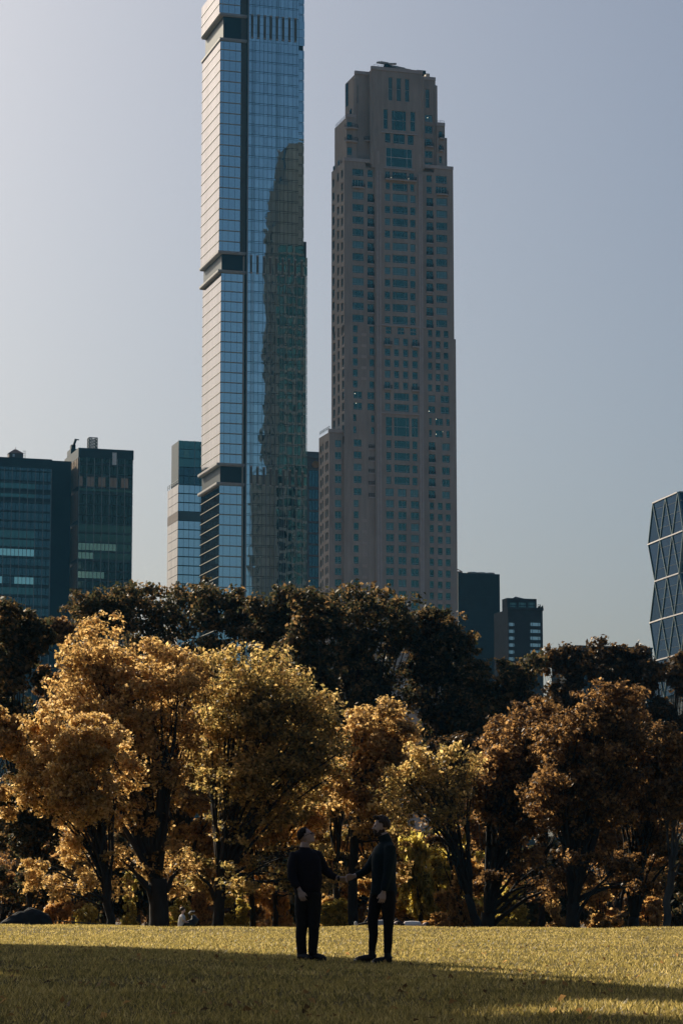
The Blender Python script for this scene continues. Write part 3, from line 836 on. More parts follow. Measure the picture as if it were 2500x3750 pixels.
# roof: lattice mast, cleaning rig
mp_ = TO.front(*o7(886,158), 6)
mo = TO.o + GU*mp_[0] + GV*6 + Vector((0,0,zt))
mast = thing('lattice_mast', 'short square lattice mast on the roof of the dark office slab', 'mast', mo, GA)
b = MB(); hh = TO.front(*o7(886,66), 6)[1]-zt; hw = 1.7
for sx, sy in ((-1,-1),(1,-1),(1,1),(-1,1)): b.bar((sx*hw,sy*hw,0),(sx*hw,sy*hw,hh), .35)
b.build('post', M['metal_dark'], mast)
b = MB(); n = 4
for k in range(n):
    z0, z1 = hh*k/n, hh*(k+1)/n
    for sy in (-1, 1): b.bar((-hw,sy*hw,z0),(hw,sy*hw,z1), .22); b.bar((hw,sy*hw,z0),(-hw,sy*hw,z1), .22); b.bar((-hw,sy*hw,z1),(hw,sy*hw,z1), .3)
    for sx in (-1, 1): b.bar((sx*hw,-hw,z0),(sx*hw,hw,z1), .22); b.bar((sx*hw,-hw,z1),(sx*hw,hw,z1), .3)
b.build('bracing', M['metal_dark'], mast)
cp = TO.left(*o7(690,190), 0.8)
co = TO.o + GU*1.5 + GV*(Vd*.75) + Vector((0,0,zt))
rig = thing('window_cleaning_rig', 'dark window cleaning rig perched on the slab roof edge', 'crane', co, GA)
b = MB(); b.box(-1.6, 1.6, -6, 2, -.2, 2.4); b.box(-.9, .9, -3.5, -.5, 2.4, 4.6); b.build('carriage', M['metal_dark'], rig)
b = MB(); b.bar((0,-2,3.5), (0,-8,6.0), .9, .7); b.bar((0,-8,6.0), (.8,-10,5.6), .5); b.build('boom', M['metal_dark'], rig)
TP = Tower('office_slab', 'dark green glass office slab at the edge, with the small hipped roof hut', 'office building', 190, 1800, 1050)
ul, _ = TP.front(-60, 1800); zt2_ = TP.front(190, 1682.6)[1]
b = MB(); b.box(ul, -.2, .3, 26, 0, zt2_-.2); b.box(ul, 0, -.1, 26, zt2_-4, zt2_); b.build('wall', M['metal_dark'], TP.root)
us2 = [TP.front(*o7(487 - 75*k/2, 800))[0] for k in range(13, -1, -1)]
us2 = [ul, ] + us2 if us2[0] > ul+1 else us2
rows2 = [(300,385,0),(400,480,0),(512,560,'d'),(610,645,'d'),(700,770,0),(790,860,0),(880,940,0),(962,1030,'d'),(1050,1112,'d'),(1138,1203,'b'),(1228,1290,0),(1320,1385,0),(1405,1470,'bm'),(1505,1570,'d'),(1600,1670,0),(1700,1770,0)]
slab_rows(TP, us2, rows2, o7, 487, cols=len(us2)-5)
for k in range(len(us2)-1, -1, -2):
    b = MB(); b.box(us2[k]-.09, us2[k]+.09, -.28, .1, 0, zt2_-4); b.build('mullion', M['fin'], TP.root)
sb = MB()
for y0, y1, kk in rows2:
    z1 = TP.front(*o7(487, y0))[1]; sb.box(ul, -.1, -.02, .3, z1+.15, z1+1.1)
sb.build('spandrel', M['slab_band'], TP.root)
# blank link wall between the two slabs
b = MB(); uk, zk = TP.front(*o7(640, 282), 14); b.box(-.15, uk+2, 14, 30, 0, TP.front(*o7(560,281), 14)[1]); b.box(-.15, .4, .4, 14, 0, zt2_-1); b.build('link_wall', M['dark_wall'], TP.root)
hp = TP.front(*o7(150,243), 8)
ho = TP.o + GU*hp[0] + GV*8 + Vector((0,0,hp[1]-.4))
hut = thing('roof_hut', 'small roof hut with reddish hipped roof on the dark slab', 'hut', ho, GA)
b = MB(); b.box(-2.9, 2.9, -2, 2, zt2_-hp[1], 1.6); b.build('wall', M['brown_stone'], hut)
b = MB(); b.v += [(-3.1,-2.2,1.6),(3.1,-2.2,1.6),(3.1,2.2,1.6),(-3.1,2.2,1.6),(-.5,0,3.5),(.5,0,3.5)]; b.f += [(0,1,5,4),(2,3,4,5),(1,2,5),(3,0,4),(3,2,1,0)]
b.build('roof', M['copper'], hut)
b = MB(); b.bar((0,0,3.4),(0,0,4.4),.16); b.build('finial', M['copper'], hut)
b = MB(); b.box(-1.5,-.6,-2.1,-2.02,0,1.2); b.build('door', M['white_frame'], hut)
b = MB()
for x in (3.2, 3.7, 4.2): b.bar((x,0,-.3),(x,0,3.2),.09)
for z in (1, 2, 3): b.bar((3.2,0,z),(4.2,0,z),.08)
b.build('ladder_frame', M['metal_dark'], hut)

# ================================================================== paler tower between the slabs and the skyscraper
def o3(x, y): return 600 + .38265*x, 1400 + .38265*y
TM = Tower('glass_office_tower', 'green glass tower with pale side face and dark setback box', 'office building', 652.5, 1900, 1150)
zt = TM.front(*o3(137,972))[1]; ztop_ = TM.front(*o3(137,552), 3)[1]; Vd, _ = TM.left(614.5, 1850, 0); U = 38
b = MB(); b.box(.4, U, .4, Vd, 0, zt); b.box(.6, U, 3.3, Vd*.8, zt, ztop_-.4); b.build('wall', M['metal_dark'], TM.root)
sb = MB(); n = 26
z0 = 20; dz = 4.05; k = 0; z = zt - .2
while z > 60:
    if k in (3,):
        b = MB(); b.box(-.05, .3, 0, Vd, z-dz+.1, z); b.build('side_band', M['brown_stone'], TM.root)
        b = MB(); b.box(-.02, U, -.05, .3, z-dz+.1, z); b.build('front_band', M['louver'], TM.root)
    else:
        b = MB()
        for q in range(8): b.box(-.08, .02, Vd*q/8+.08, Vd*(q+1)/8-.08, z-dz+.12, z-.1)
        b.build('side_glass_band', M['side_glass'], TM.root)
        for q in range(12):
            link('pane', box_mesh('pane', 2.3, .08, dz-.5, M['tower_glass2'] if 'tower_glass2' in M else M['tower_glass']), TM.root, (1.3+q*2.45, 0, z-dz/2), (prg.gauss(0,.003), 0, prg.gauss(0,.003)))
    z -= dz; k += 1
z = ztop_; k = 0
while z > zt+2:
    for q in range(12):
        link('pane', box_mesh('pane', 2.3, .08, dz-.4, M['office_glass'] if k > 2 else M['office_blind2']), TM.root, (1.9+q*2.45, 3, z-dz/2), (prg.gauss(0,.02), 0, prg.gauss(0,.02)))
    z -= dz; k += 1
for q in range(0, 13, 3):
    b = MB(); b.box(.6+q*2.45, .75+q*2.45, 2.7, 3, zt, ztop_); b.build('mullion', M['fin'], TM.root)
rail(TM, (0, 0, zt), (0, Vd, zt), 2.0, 3.0, 'fin', .2)

# ================================================================== brown building squeezed between the two towers
TB_ = Tower('brown_office_building', 'brown gridded building squeezed between the glass skyscraper and the limestone tower', 'office building', 1110, 1800, 1120)
zt = TB_.front(*o3(1378,722))[1]; U = 14
b = MB(); rr = []; ru = [TB_.front(*o3(1390,1000))[0], TB_.front(*o3(1480,1000))[0]]
k = 0; y = 840
while y < 2300:
    rr.append((ru[0], ru[1], TB_.front(*o3(1390, y+(155 if k == 0 else 88)))[1], TB_.front(*o3(1390, y))[1])); y += 185 if k == 0 else 107; k += 1
holed(b, 0, U, 0, zt, rr, 0, .6); b.box(0, U, .0, 20, 0, zt, skip='f'); b.build('wall', M['brown_stone'], TB_.root)
for a, c, e, f in rr:
    w2 = (c-a)/3
    for j in range(3): link('window', box_mesh('window', w2-.15, .1, f-e-.1, M['office_glass']), TB_.root, (a+w2*(j+.5), .4, (e+f)/2))
b = MB(); b.box(-.3, U+.3, -.5, .2, zt-.1, zt+1); b.box(1, U, 1, 12, zt, zt+3); b.build('parapet', M['brown_stone'], TB_.root)
b = MB(); b.ball((TB_.front(*o3(1445,790))[0], -1.2, TB_.front(*o3(1445,790))[1]), (1.8,.9,1.6), 9, 6); b.build('terrace_shrub', M['leaf_orange'], TB_.root)

# ================================================================== dark slabs at the right of the limestone tower
def o8(x, y): return 1600 + .31888*x, 1950 + .31888*y
TD = Tower('windowless_slab', 'plain dark windowless slab with low round caps on its roof', 'building', 1677, 2200, 950)
U, zt = TD.front(*o8(716,480)); ztl = zt
b = MB(); b.box(0, U, 0, 20, 0, zt); b.build('wall', M['dark_wall'], TD.root)
b = MB()
for k in range(int((zt-9)/5.2)): b.box(0, U+.04, -.05, .0, 8+k*5.2, 8.1+k*5.2)
b.build('panel_joint', M['metal_dark'], TD.root)
for x in (398, 497, 600):
    u, _ = TD.front(*o8(x,470), 6); b = MB(); b.prism([(u+math.cos(a*math.pi/10)*1.9, 6+math.sin(a*math.pi/10)*1.9) for a in range(20)], zt, zt+1.1); b.build('roof_cap', M['cornice'], TD.root)
b = MB(); b.box(-.2, 3.5, 5, 9, zt, zt+1.2); b.bar((-.2,5,zt+2.6), (3.2,5,zt+1.2), .4, .25); b.build('roof_hood', M['copper'], TD.root)
TE = Tower('brick_apartment_house', 'low dark brick apartment house with glazed penthouse and two window columns', 'apartment building', 1860, 2400, 800)
U, _ = TE.front(*o8(1212,1200)); zt = TE.front(*o8(815,885))[1]
wr = []
for k in range(7):
    y = 1030 + 79.5*k
    for x0, x1, nmul in ((820,888,2),(1068,1188,2)):
        a, z1 = TE.front(*o8(x0,y)); c, z0 = TE.front(*o8(x1,y+46)); _, z1 = TE.front(*o8(x0,y)); z0 = TE.front(*o8(x0,y+46))[1]
        wr.append((a, c, z0, z1))
b = MB(); Vd, _ = TE.left(1832, 2250, 0)
holed(b, 0, U, 0, zt, wr, 0, .4); b.box(0, U, 0, Vd+6, 0, zt, skip='f')
zp = TE.front(*o8(820,752), 2)[1]; up0, up1 = TE.front(*o8(800,800), 2)[0], TE.front(*o8(1140,800), 2)[0]
pr = []
for x0, x1 in ((834,910),(936,1020),(1044,1119)):
    a, z1 = TE.front(*o8(x0,799), 2); c, _ = TE.front(*o8(x1,799), 2); z0 = TE.front(*o8(x0,873), 2)[1]; z1 = TE.front(*o8(x0,799), 2)[1]; pr.append((a, c, z0, z1))
holed(b, up0, up1, zt, zp, pr, 2, .4); b.box(up0, up1, 2, Vd, zt, zp, skip='f'); b.build('wall', M['dark_brick'], TE.root)
b = MB(); b.box(-.2, U+.2, -.3, .4, zt, zt+.8); b.build('parapet', M['dark_brick'], TE.root)
ap = TE.front(*o8(915,731), 5); b = MB(); n = 0
a, c = TE.front(*o8(868,752), 5)[0], TE.front(*o8(955,752), 5)[0]
b.v += [(a,2,zp),(c,2,zp),(c,10,zp),(a,10,zp),((a+c)/2,6,ap[1])]; b.f += [(0,1,4),(1,2,4),(2,3,4),(3,0,4)]; b.build('roof', M['dark_brick'], TE.root)
M['sky_glass'] = mat_glass('pale_reflecting_glass', (.62,.78,.80), .08, .2, .3, dark=(.18,.25,.27), mixv=.6)
for a, c, e, f in wr + pr:
    mf, mg = window_meshes(c-a, f-e, 2 if c-a < 6 else 3, 0 if (a, c, e, f) in wr else 2, M['sky_glass'] if (a, c, e, f) in wr else M['blind'], M['metal_dark'])
    v = .2 if (a, c, e, f) in wr else 2.2
    wo_ = link('window', mf, TE.root, ((a+c)/2, v, (e+f)/2)); link('pane', mg, wo_, (0,0,0), (prg.gauss(0,.004),0,prg.gauss(0,.004)))
rail(TE, (up1, 1.0, zt+.6), (U-.3, 1.0, zt+.6), 1.4, .8, 'metal_dark', .1)
b = MB()
for k in range(6): b.ball((up1+.3+k*.3, 1.6, zt+1.0), (.22,.3,.3+.35*(k%3)), 7, 5)
b.build('terrace_shrub', M['leaf_dark'], TE.root)
TF = Tower('flat_roofed_block', 'low flat roofed dark block half hidden by treetops near the faceted tower', 'building', 2200, 2400, 900)
U, zt = TF.front(2386.5, 2377); b = MB(); b.box(-12, U, 0, 16, 0, zt); b.build('wall', M['dark_wall'], TF.root)
b = MB(); b.box(-12.2, U+.2, -.2, .3, zt, zt+.5); b.build('parapet', M['metal_dark'], TF.root)

# ================================================================== faceted tower with a diagonal steel frame
def o9(x, y): return 2200 + .31888*x, 1750 + .31888*y
TH = Tower('faceted_tower', 'slate glass tower of triangular facets framed by diagonal steel at the edge', 'office building', 2482, 1850, 1000)
u0 = 0.0
def nd(x, y, u=0.0): v, z = TH.left(*o9(x, y), u); return (u, v, z)
r0 = [nd(598,292), nd(742,228), nd(885,165)]
r1 = [nd(545,768,1.2), nd(680,712), nd(820,658), nd(948,606)]
r2 = [nd(622,1192), nd(760,1143), nd(902,1095)]
r3 = [nd(565,1668,1.2), nd(700,1622), nd(843,1582), nd(985,1540)]
r4 = [nd(632,2100), nd(780,2060), nd(925,2020)]
r5 = [nd(590,2560), nd(730,2520), nd(870,2480), nd(1010,2440)]
vf = r1[3][1]
tris = []
for A, Bq in ((r0, r1), (r2, r1), (r2, r3), (r4, r3), (r4, r5)):
    for k in range(3):
        tris.append((A[k], Bq[k], Bq[k+1]))
        if k < 2: tris.append((A[k], A[k+1], Bq[k+1]))
def facet(T, t, mat):
    b = MB(); a, c, e = [Vector(p) for p in t]
    nrm = (c-a).cross(e-a).normalized()
    if nrm.x > 0: nrm = -nrm
    cen = (a+c+e)/3
    P = [p.lerp(cen, .035) for p in (a,c,e)]; n = 0
    b.v = [tuple(p+nrm*.1) for p in P] + [tuple(p-nrm*.3) for p in P]
    b.f = [(0,1,2),(3,5,4),(0,3,4,1),(1,4,5,2),(2,5,3,0)]
    return b.build('facet_glass', mat, T.root)
for t_ in tris: facet(TH, t_, M['facet_glass'])
core = MB()
zs_ = [0, r5[0][2]] 
core.box(1.6, 40, vf+2.5, r0[0][1]-1.5, 0, r0[2][2]-.8); core.build('core_wall', M['metal_dark'], TH.root)
def strip(pts, w, mat, name, off=-.25):
    for p, q in zip(pts[:-1], pts[1:]):
        b = MB(); b.bar((p[0]+off,p[1],p[2]), (q[0]+off,q[1],q[2]), w, w*.8); b.build(name, mat, TH.root)
for rr_ in (r0, r1, r2, r3, r4): strip(rr_, .6, M['steel'], 'ring_beam', -.35)
for A, Bq in ((r0, r1), (r2, r1), (r2, r3), (r4, r3), (r4, r5)):
    for k in range(3): strip([A[k], Bq[k]], .42, M['strut'], 'diagonal_strut'); strip([A[k], Bq[k+1]], .42, M['strut'], 'diagonal_strut')
# floor lines across the facets
ln = MB()
for k in range(26):
    z = 60 + k*4.0
    if z < r0[0][2]-1 and z > 20:
        fr_ = (z - r2[0][2]) / (r1[0][2]-r2[0][2]); 
        ln.bar((-.16+ .0, vf+1, z), (-.16, r0[0][1]-4, z), .14)
ln.build('floor_line', M['mullion'], TH.root)
# park-facing front, turning away to the right
f0, f1 = r0[2], r1[3]
def fr(u, z, v=None): return (u, v if v is not None else vf, z)
c0 = Vector(r0[2]); c1 = Vector(r1[3]); c2 = Vector(r2[2]); c3 = Vector(r3[3]); c4 = Vector(r4[2])
ft = [(c0, c1, (9, vf+.0, c0.z)), (c1, (9, vf, c0.z), (18, vf, c1.z)), ((9, vf, c0.z), (18, vf, c1.z), (27, vf, c0.z)), (c2, c1, (9, vf, c2.z)), (c1, (9, vf, c2.z), (18, vf, c1.z)), (c2, c3, (9, vf, c2.z)), ((9,vf,c2.z), c3, (18, vf, c3.z)), (c4, c3, (9, vf, c4.z)), ((9,vf,c4.z), c3, (18,vf,c3.z))]
for t_ in ft: 
    b = MB(); b.tri(*t_); b.build('facet_glass', M['facet_glass'], TH.root)
    b = MB(); 
    for p, q in ((0,1),(1,2),(0,2)): b.bar(Vector(t_[p])+Vector((0,-.2,0)), Vector(t_[q])+Vector((0,-.2,0)), .6, .5)
    b.build('diagonal_strut', M['strut'], TH.root)
b = MB(); b.bar(c0+Vector((0,-.3,0)), (27, vf-.3, c0.z), .8, .6); b.build('ring_beam', M['brown_stone'], TH.root)
# ------------------------------------------------------------------ ground
def gh(x, y):
    """height of the lawn"""
    x = np.asarray(x, float); y = np.asarray(y, float)
    z = -.030*x*np.exp(-((y-33)/14)**2)
    z = z + (.10*np.clip(-x/13,0,1)**2 + .025*np.sin(x*.42+.6) + .018*np.sin(x*1.13))*np.exp(-((y-104)/12)**2)
    z = z + .012*np.sin(x*.7+y*.31) + .010*np.sin(x*.23-y*.17+1)
    t = np.clip((y-103)/14, 0, 1); z = z + .10*np.exp(-((y-101)/9)**2) - .85*(t*t*(3-2*t))
    return z
m, nt, out = nodes('autumn_lawn')
p = add(nt, 'ShaderNodeBsdfPrincipled', Roughness=.95); p.inputs['Specular IOR Level'].default_value = .1
n1 = noise(nt, .55, 5, .6, sc=(1,.35,1)); n2 = noise(nt, 14, 5, .7)
c1 = ramp(nt, n1, [(.3,(.10,.085,.026)),(.5,(.17,.13,.04)),(.7,(.23,.165,.055))])
c2 = ramp(nt, n2, [(.3,(.55,.55,.5)),(.7,(1,1,1))])
mx = nt.nodes.new('ShaderNodeMix'); mx.data_type = 'RGBA'; mx.blend_type = 'MULTIPLY'; mx.inputs[0].default_value = 1
nt.links.new(c1, mx.inputs[6]); nt.links.new(c2, mx.inputs[7]); nt.links.new(mx.outputs[2], p.inputs['Base Color'])
b_ = add(nt, 'ShaderNodeBump', Strength=.8, Distance=.05); nt.links.new(n2, b_.inputs['Height']); nt.links.new(b_.outputs[0], p.inputs['Normal'])
nt.links.new(p.outputs[0], out.inputs[0]); M['lawn'] = m
M['litter'] = mat_plain('leaf_litter_ground', (.12,.075,.03), (.05,.04,.02), .95, 1.5, .6)
M['grass'] = mat_leaf('grass_blades', [(0,(.10,.09,.028)),(.45,(.27,.215,.065)),(.8,(.42,.325,.105)),(1,(.52,.41,.17))],   .62, .12, .5, .6)
xs = np.concatenate([np.linspace(-70,-20,26), np.linspace(-19,19,77), np.linspace(20,70,26)])
ys = np.concatenate([np.linspace(-30,8,12), np.linspace(9,60,86), np.linspace(61,135,75), np.linspace(140,260,13)])
X, Y = np.meshgrid(xs, ys); Z = gh(X, Y)
b = MB(); b.v = list(zip(X.ravel().tolist(), Y.ravel().tolist(), Z.ravel().tolist())); nx = len(xs)
b.f = [(j*nx+i, j*nx+i+1, (j+1)*nx+i+1, (j+1)*nx+i) for j in range(len(ys)-1) for i in range(nx-1)]
tag(b.build('lawn', M['lawn'], smooth=True), kind='structure')
b = MB(); b.quad((-1500,-300,-1.6),(1500,-300,-1.6),(1500,2400,-1.6),(-1500,2400,-1.6))
tag(b.build('city_ground', M['litter']), kind='structure')

def grass():
    r = np.random.default_rng(3); N = 290000
    # density falls off with distance
    u = r.random(N); y = 13.0*np.exp(u*math.log(104/13.0)); x = (r.random(N)*2-1)*(.145*y+.6)
    keep = r.random(N) < np.clip(.35+.65*(np.sin(x*1.7+np.sin(y*.9)*2)*.5+.5), 0, 1)
    x, y = x[keep], y[keep]; n = len(x)
    h = (.022+.035*r.random(n)**1.5)*(1+np.clip((y-35)/90,0,1)*.5); w = .0035+.00018*y
    a = r.random(n)*math.pi; dx, dy = np.cos(a)*w, np.sin(a)*w
    z = gh(x, y) - .004; lx, ly = r.normal(0,.5,n)*h, r.normal(0,.5,n)*h
    V = np.stack([np.stack([x-dx,y-dy,z],1), np.stack([x+dx,y+dy,z],1), np.stack([x+lx,y+ly,z+h],1)],1).reshape(-1,3)
    # rougher tufts left standing along the far edge
    n2 = 26000; cx_, cy_ = r.uniform(-17,17,260), r.uniform(96,107,260); ch_ = .03+.06*r.random(260)**2; k = r.integers(0,260,n2)
    x2, y2 = cx_[k]+r.normal(0,.28,n2), cy_[k]+r.normal(0,.28,n2); h2 = ch_[k]*(.5+.7*r.random(n2)); z2 = gh(x2,y2)-.01; w2 = .016
    V2 = np.stack([np.stack([x2-w2,y2,z2],1), np.stack([x2+w2,y2,z2],1), np.stack([x2+r.normal(0,.3,n2)*h2,y2,z2+h2],1)],1).reshape(-1,3); V = np.concatenate([V, V2])
    me = np_mesh('grass', V, 3, M['grass']); tag(link('grass', me), 'short autumn grass blades over the lawn', 'grass', kind='stuff')
grass()
def fallen():
    r = np.random.default_rng(8); b = MB()
    for i in range(420):
        y = 15*math.exp(r.random()*math.log(100/15)); x = (r.random()*2-1)*.14*y; z = float(gh(x,y))+.02
        s = .020+.022*r.random(); a = r.random()*6.28; u = Vector((math.cos(a), math.sin(a), r.normal(0,.4)))*s; v = Vector((-math.sin(a), math.cos(a), r.normal(0,.6)))*s*.7
        c = Vector((x,y,z)); b.quad(c-u, c-v+Vector((0,0,.012)), c+u, c+v+Vector((0,0,.012)))
    tag(b.build('fallen_leaves', M['leaf_rust']), 'small brown fallen leaves scattered on the grass', 'leaves', kind='stuff')
fallen()

# ------------------------------------------------------------------ trees
def leaf_verts(r, C, Nrm, size, aspect=.62):
    """one folded-ish rhombus leaf at each centre"""
    n = len(C)
    t = np.cross(Nrm, r.normal(size=(n,3))); t /= np.linalg.norm(t, axis=1)[:,None]+1e-9
    s = np.cross(Nrm, t); L = (size*(.6+.8*r.random(n)))[:,None]
    t = t*L; s = s*L*aspect; k = Nrm*L*.18
    return np.stack([C-t, C-s+k, C+t, C+s+k], 1).reshape(-1,3)

def crown_leaves(r, lobes, nleaf, size, squash=.8, puffs=22, pr=.36, fill=.18):
    """lobes = list of (centre, radius): leaves gather in ragged sprays in and around every lobe"""
    W = np.array([l[1]**2 for l in lobes]); W /= W.sum(); out = []
    for (c, rad), w_ in zip(lobes, W):
        n = int(nleaf*w_); np_ = max(8, int(puffs*1.15*(.7+.6*r.random())))
        d = r.normal(size=(np_,3)); d[:,2] += .2; d /= np.linalg.norm(d,axis=1)[:,None]
        rr = rad*(.30+.95*r.random(np_)**.9)
        a = r.random()*6.28; k1, k2 = 1.05+.45*r.random(), .75+.25*r.random()
        ax = np.array([math.cos(a), math.sin(a), .25*r.normal()]); ax /= np.linalg.norm(ax); P = d*rr[:,None]*np.array([1,1,squash*(.8+.35*r.random())])
        P = P*k2 + (P@ax)[:,None]*ax*(k1-k2); P = P + np.array(c)
        prad = rad*pr*.80*(.4+1.0*r.random(np_)); k = r.choice(np_, n, p=(prad**1.5)/(prad**1.5).sum())
        q = r.normal(size=(n,3)); q /= np.linalg.norm(q,axis=1)[:,None]; rad_ = r.random(n)**.42
        tilt = r.normal(size=(np_,3))*.35 + np.array([0,0,1]); tilt /= np.linalg.norm(tilt,axis=1)[:,None]
        off = q*(prad[k]*rad_)[:,None]*1.25; off -= tilt[k]*(off*tilt[k]).sum(1)[:,None]*.52
        C = P[k] + off + r.normal(size=(n,3))*size*.7
        N = d[k]*.35 + q*.4 + r.normal(size=(n,3))*.65 + tilt[k]*.4; N /= np.linalg.norm(N,axis=1)[:,None]
        out.append(leaf_verts(r, C, N, np.full(n, size)))
    return np.concatenate(out)

def bez(a, b_, c, n=6):
    return [a*(1-t)**2 + b_*2*t*(1-t) + c*t*t for t in [i/(n-1) for i in range(n)]]

LEAVES = .64
def tree(label, pxc, pytop, wpx, D, trunk_px, trunk_w, mat, seed, ybot=3000, nleaf=34000, size=.10, nlobes=16, group=None, fork=None, lean=0, bark='bark', lobe_r=.26, lobes_px=None, squash=.8, name='autumn_tree', puffs=26, pr=.34, depth=.8, trunk_top=None):
    r = np.random.default_rng(seed)
    base = at(trunk_px, HZ, D); gz = float(gh(base.x, D)) - .1; base = Vector((base.x, D, gz))
    root = thing(name, label, 'tree', base, 0, group)
    top = at(pxc, pytop, D); s = D/F
    Hh = top.z - gz; Rw = wpx*s/2; cx = top.x - base.x; zb = at(pxc, ybot, D).z - gz
    cz = (Hh+zb)/2; ch = (Hh-zb)/2
    lobes = []
    if lobes_px:
        for (lx, ly, lr) in lobes_px:
            p = at(lx, ly, D); rad = lr*s
            lobes.append(((p.x-base.x, r.uniform(-1,1)*Rw*.5, p.z-gz), rad))
            lobes.append(((p.x-base.x+r.uniform(-.5,.5)*rad, r.uniform(.2,.9)*Rw*depth, p.z-gz-rad*.5), rad*.9))
            lobes.append(((p.x-base.x+r.uniform(-.8,.8)*rad, r.uniform(-.6,.3)*Rw*depth, p.z-gz-rad*1.3), rad*1.05))
    tries = 0; n0 = len(lobes)
    while len(lobes) < n0+nlobes and tries < 4000:
        tries += 1
        q = r.normal(size=3); q /= np.linalg.norm(q); q *= r.random()**.33
        rad = Rw*lobe_r*(.5+.9*r.random()); rad = min(rad, ch*.4)
        e = np.array([max(.1,Rw-rad), max(.1,Rw*depth-rad*.6), max(.1,ch-rad*squash)])
        # wide dome: broader below the middle than above it
        c = np.array([cx,0,cz]) + q*e; fz = (c[2]-zb)/(2*ch); 
        if lobes_px and (c[2]+rad*squash) > Hh*.93: continue
        if tries < 3000 and any(np.linalg.norm(np.array(l[0])-c) < .62*max(l[1],rad) for l in lobes): continue
        lobes.append((tuple(c), rad))
    for k in range(nlobes//3):                                  # low drooping sprays round the fork
        a = r.random()*6.28; q = .35+.65*r.random()
        lobes.append(((cx+math.cos(a)*Rw*q, math.sin(a)*Rw*q*depth, zb*(.62+.5*r.random())), Rw*(.10+.10*r.random())))
    V = crown_leaves(r, lobes, int(nleaf*(LEAVES if D < 150 else .70)), size*1.05, squash, puffs, pr)
    link('crown', np_mesh('crown', V, 4, mat), root)
    # trunk, limbs, twigs
    tb = MB(); tr = trunk_w*s/2
    fh = (fork if fork is not None else .24)*Hh
    if trunk_top: fh = at(trunk_px, trunk_top, D).z - gz
    f = Vector((lean*fh, 0, fh)); wob = [Vector((r.normal(0,.018)*fh, r.normal(0,.015)*fh, 0)) for _ in range(5)]
    pts = [f*(i/5) + (wob[i-1] if 0 < i < 5 else Vector((0,0,0))) for i in range(6)]
    tb.tube([pts[0]-Vector((0,0,.3))]+pts, [tr*1.45, tr*1.2, tr*1.0, tr*.94, tr*.9, tr*.88, tr*.86], 10)
    nl = 0
    for (c, rad) in lobes:
        if r.random() < .42: continue
        c = Vector(c); st = pts[2+int(r.random()*4)] if c.z < Hh*.5 else pts[4+int(r.random()*2)]
        mid = st + (c-st)*.35; mid.z += (c.z-st.z)*.28 + .3; mid.x += r.normal(0,.25)
        lp = bez(st, mid, c, 7); r0 = tr*(.20+.24*r.random())
        lp = [lp[0]] + [q + Vector((r.normal(0,.07), r.normal(0,.07), r.normal(0,.06))) for q in lp[1:-1]] + [lp[-1]]
        tb.tube(lp, [max(.02, r0*(1-.82*i/6)) for i in range(7)], 6)
        for _ in range(4):
            i = 3+int(r.random()*3); d = Vector(r.normal(size=3)); d.z = abs(d.z)*.6; d = d.normalized()*rad*.9
            tb.tube([lp[i], lp[i]+d*.5+Vector((0,0,.1)), c+d], [max(.012,r0*.28), max(.01,r0*.18), .008], 4)
    tb.build('trunk', M[bark], root, smooth=True)
    return root

M['leaf_brown'] = mat_leaf('brown_leaves', [(0,(.03,.024,.013)),(.5,(.08,.05,.022)),(1,(.2,.11,.04))], .4)
GG, GR, GD = 'golden trees along the far edge of the lawn', 'rust coloured trees along the right of the lawn', 'tall dark trees behind the golden ones'
G = M['leaf_gold']; DK = M['leaf_dark']; RU = M['leaf_rust']
# front row
tree('palest golden tree at the left, low rounded crown on a slender leaning trunk', 275, 2575, 420, 122, 418, 34, M['leaf_pale'], 1, 3150, 52000, .092, 36, GG, .30, -.12, lobes_px=[(150,2670,70),(240,2640,70),(330,2640,75),(420,2700,60),(130,2780,60),(480,2800,50),(90,2860,50),(380,2900,50)])
tree('broad golden tree with the thickest dark trunk, peaked crown under the office slabs', 460, 2255, 580, 132, 578, 78, G, 2, 3140, 76000, .10, 50, GG, .2, lobes_px=[(360,2310,75),(290,2390,75),(440,2400,80),(560,2390,75),(650,2420,70),(700,2450,60),(600,2560,70),(500,2640,70),(680,2640,65),(350,2520,70),(600,2760,60),(260,2500,60)])
tree('wide golden tree whose crown meets the dark tree below the skyscraper', 940, 2380, 600, 136, 795, 44, M['leaf_gold2'], 3, 3140, 76000, .10, 50, GG, .22, .04, lobes_px=[(740,2440,75),(850,2430,80),(980,2420,75),(1060,2480,75),(1160,2580,70),(1200,2680,60),(820,2560,70),(900,2690,70),(1000,2600,70),(1080,2730,60),(760,2680,60),(960,2820,60),(1130,2830,55),(1190,2770,50),(1235,2700,42)])
tree('golden tree on a straight dark trunk right behind the handshake', 1370, 2555, 330, 140, 1301, 36, G, 4, 3120, 40000, .10, 34, GG, .5, 0, lobes_px=[(1340,2620,60),(1420,2600,60),(1290,2700,50),(1470,2680,50),(1350,2760,55),(1240,2810,50),(1430,2810,50),(1320,2880,50),(1490,2780,42),(1250,2900,42)], trunk_top=2850)
tree('sparse golden tree with low drooping boughs beside the bright shrubs', 1530, 2745, 300, 134, 1776, 34, M['leaf_gold2'], 5, 2960, 10000, .10, 9, GG, .26, -.35, lobes_px=[(1440,2880,60),(1560,2790,55),(1600,2850,60),(1640,2930,50),(1500,2960,45),(1560,2920,50),(1690,2850,45),(1720,2790,42),(1520,2760,42),(1650,2740,40)])
tree('golden tree cut by the left edge of the picture', 10, 2580, 180, 124, -60, 40, M['leaf_gold'], 6, 3050, 15000, .09, 6, GG, .3, 0, lobes_px=[(40,2660,50),(-20,2640,60)])
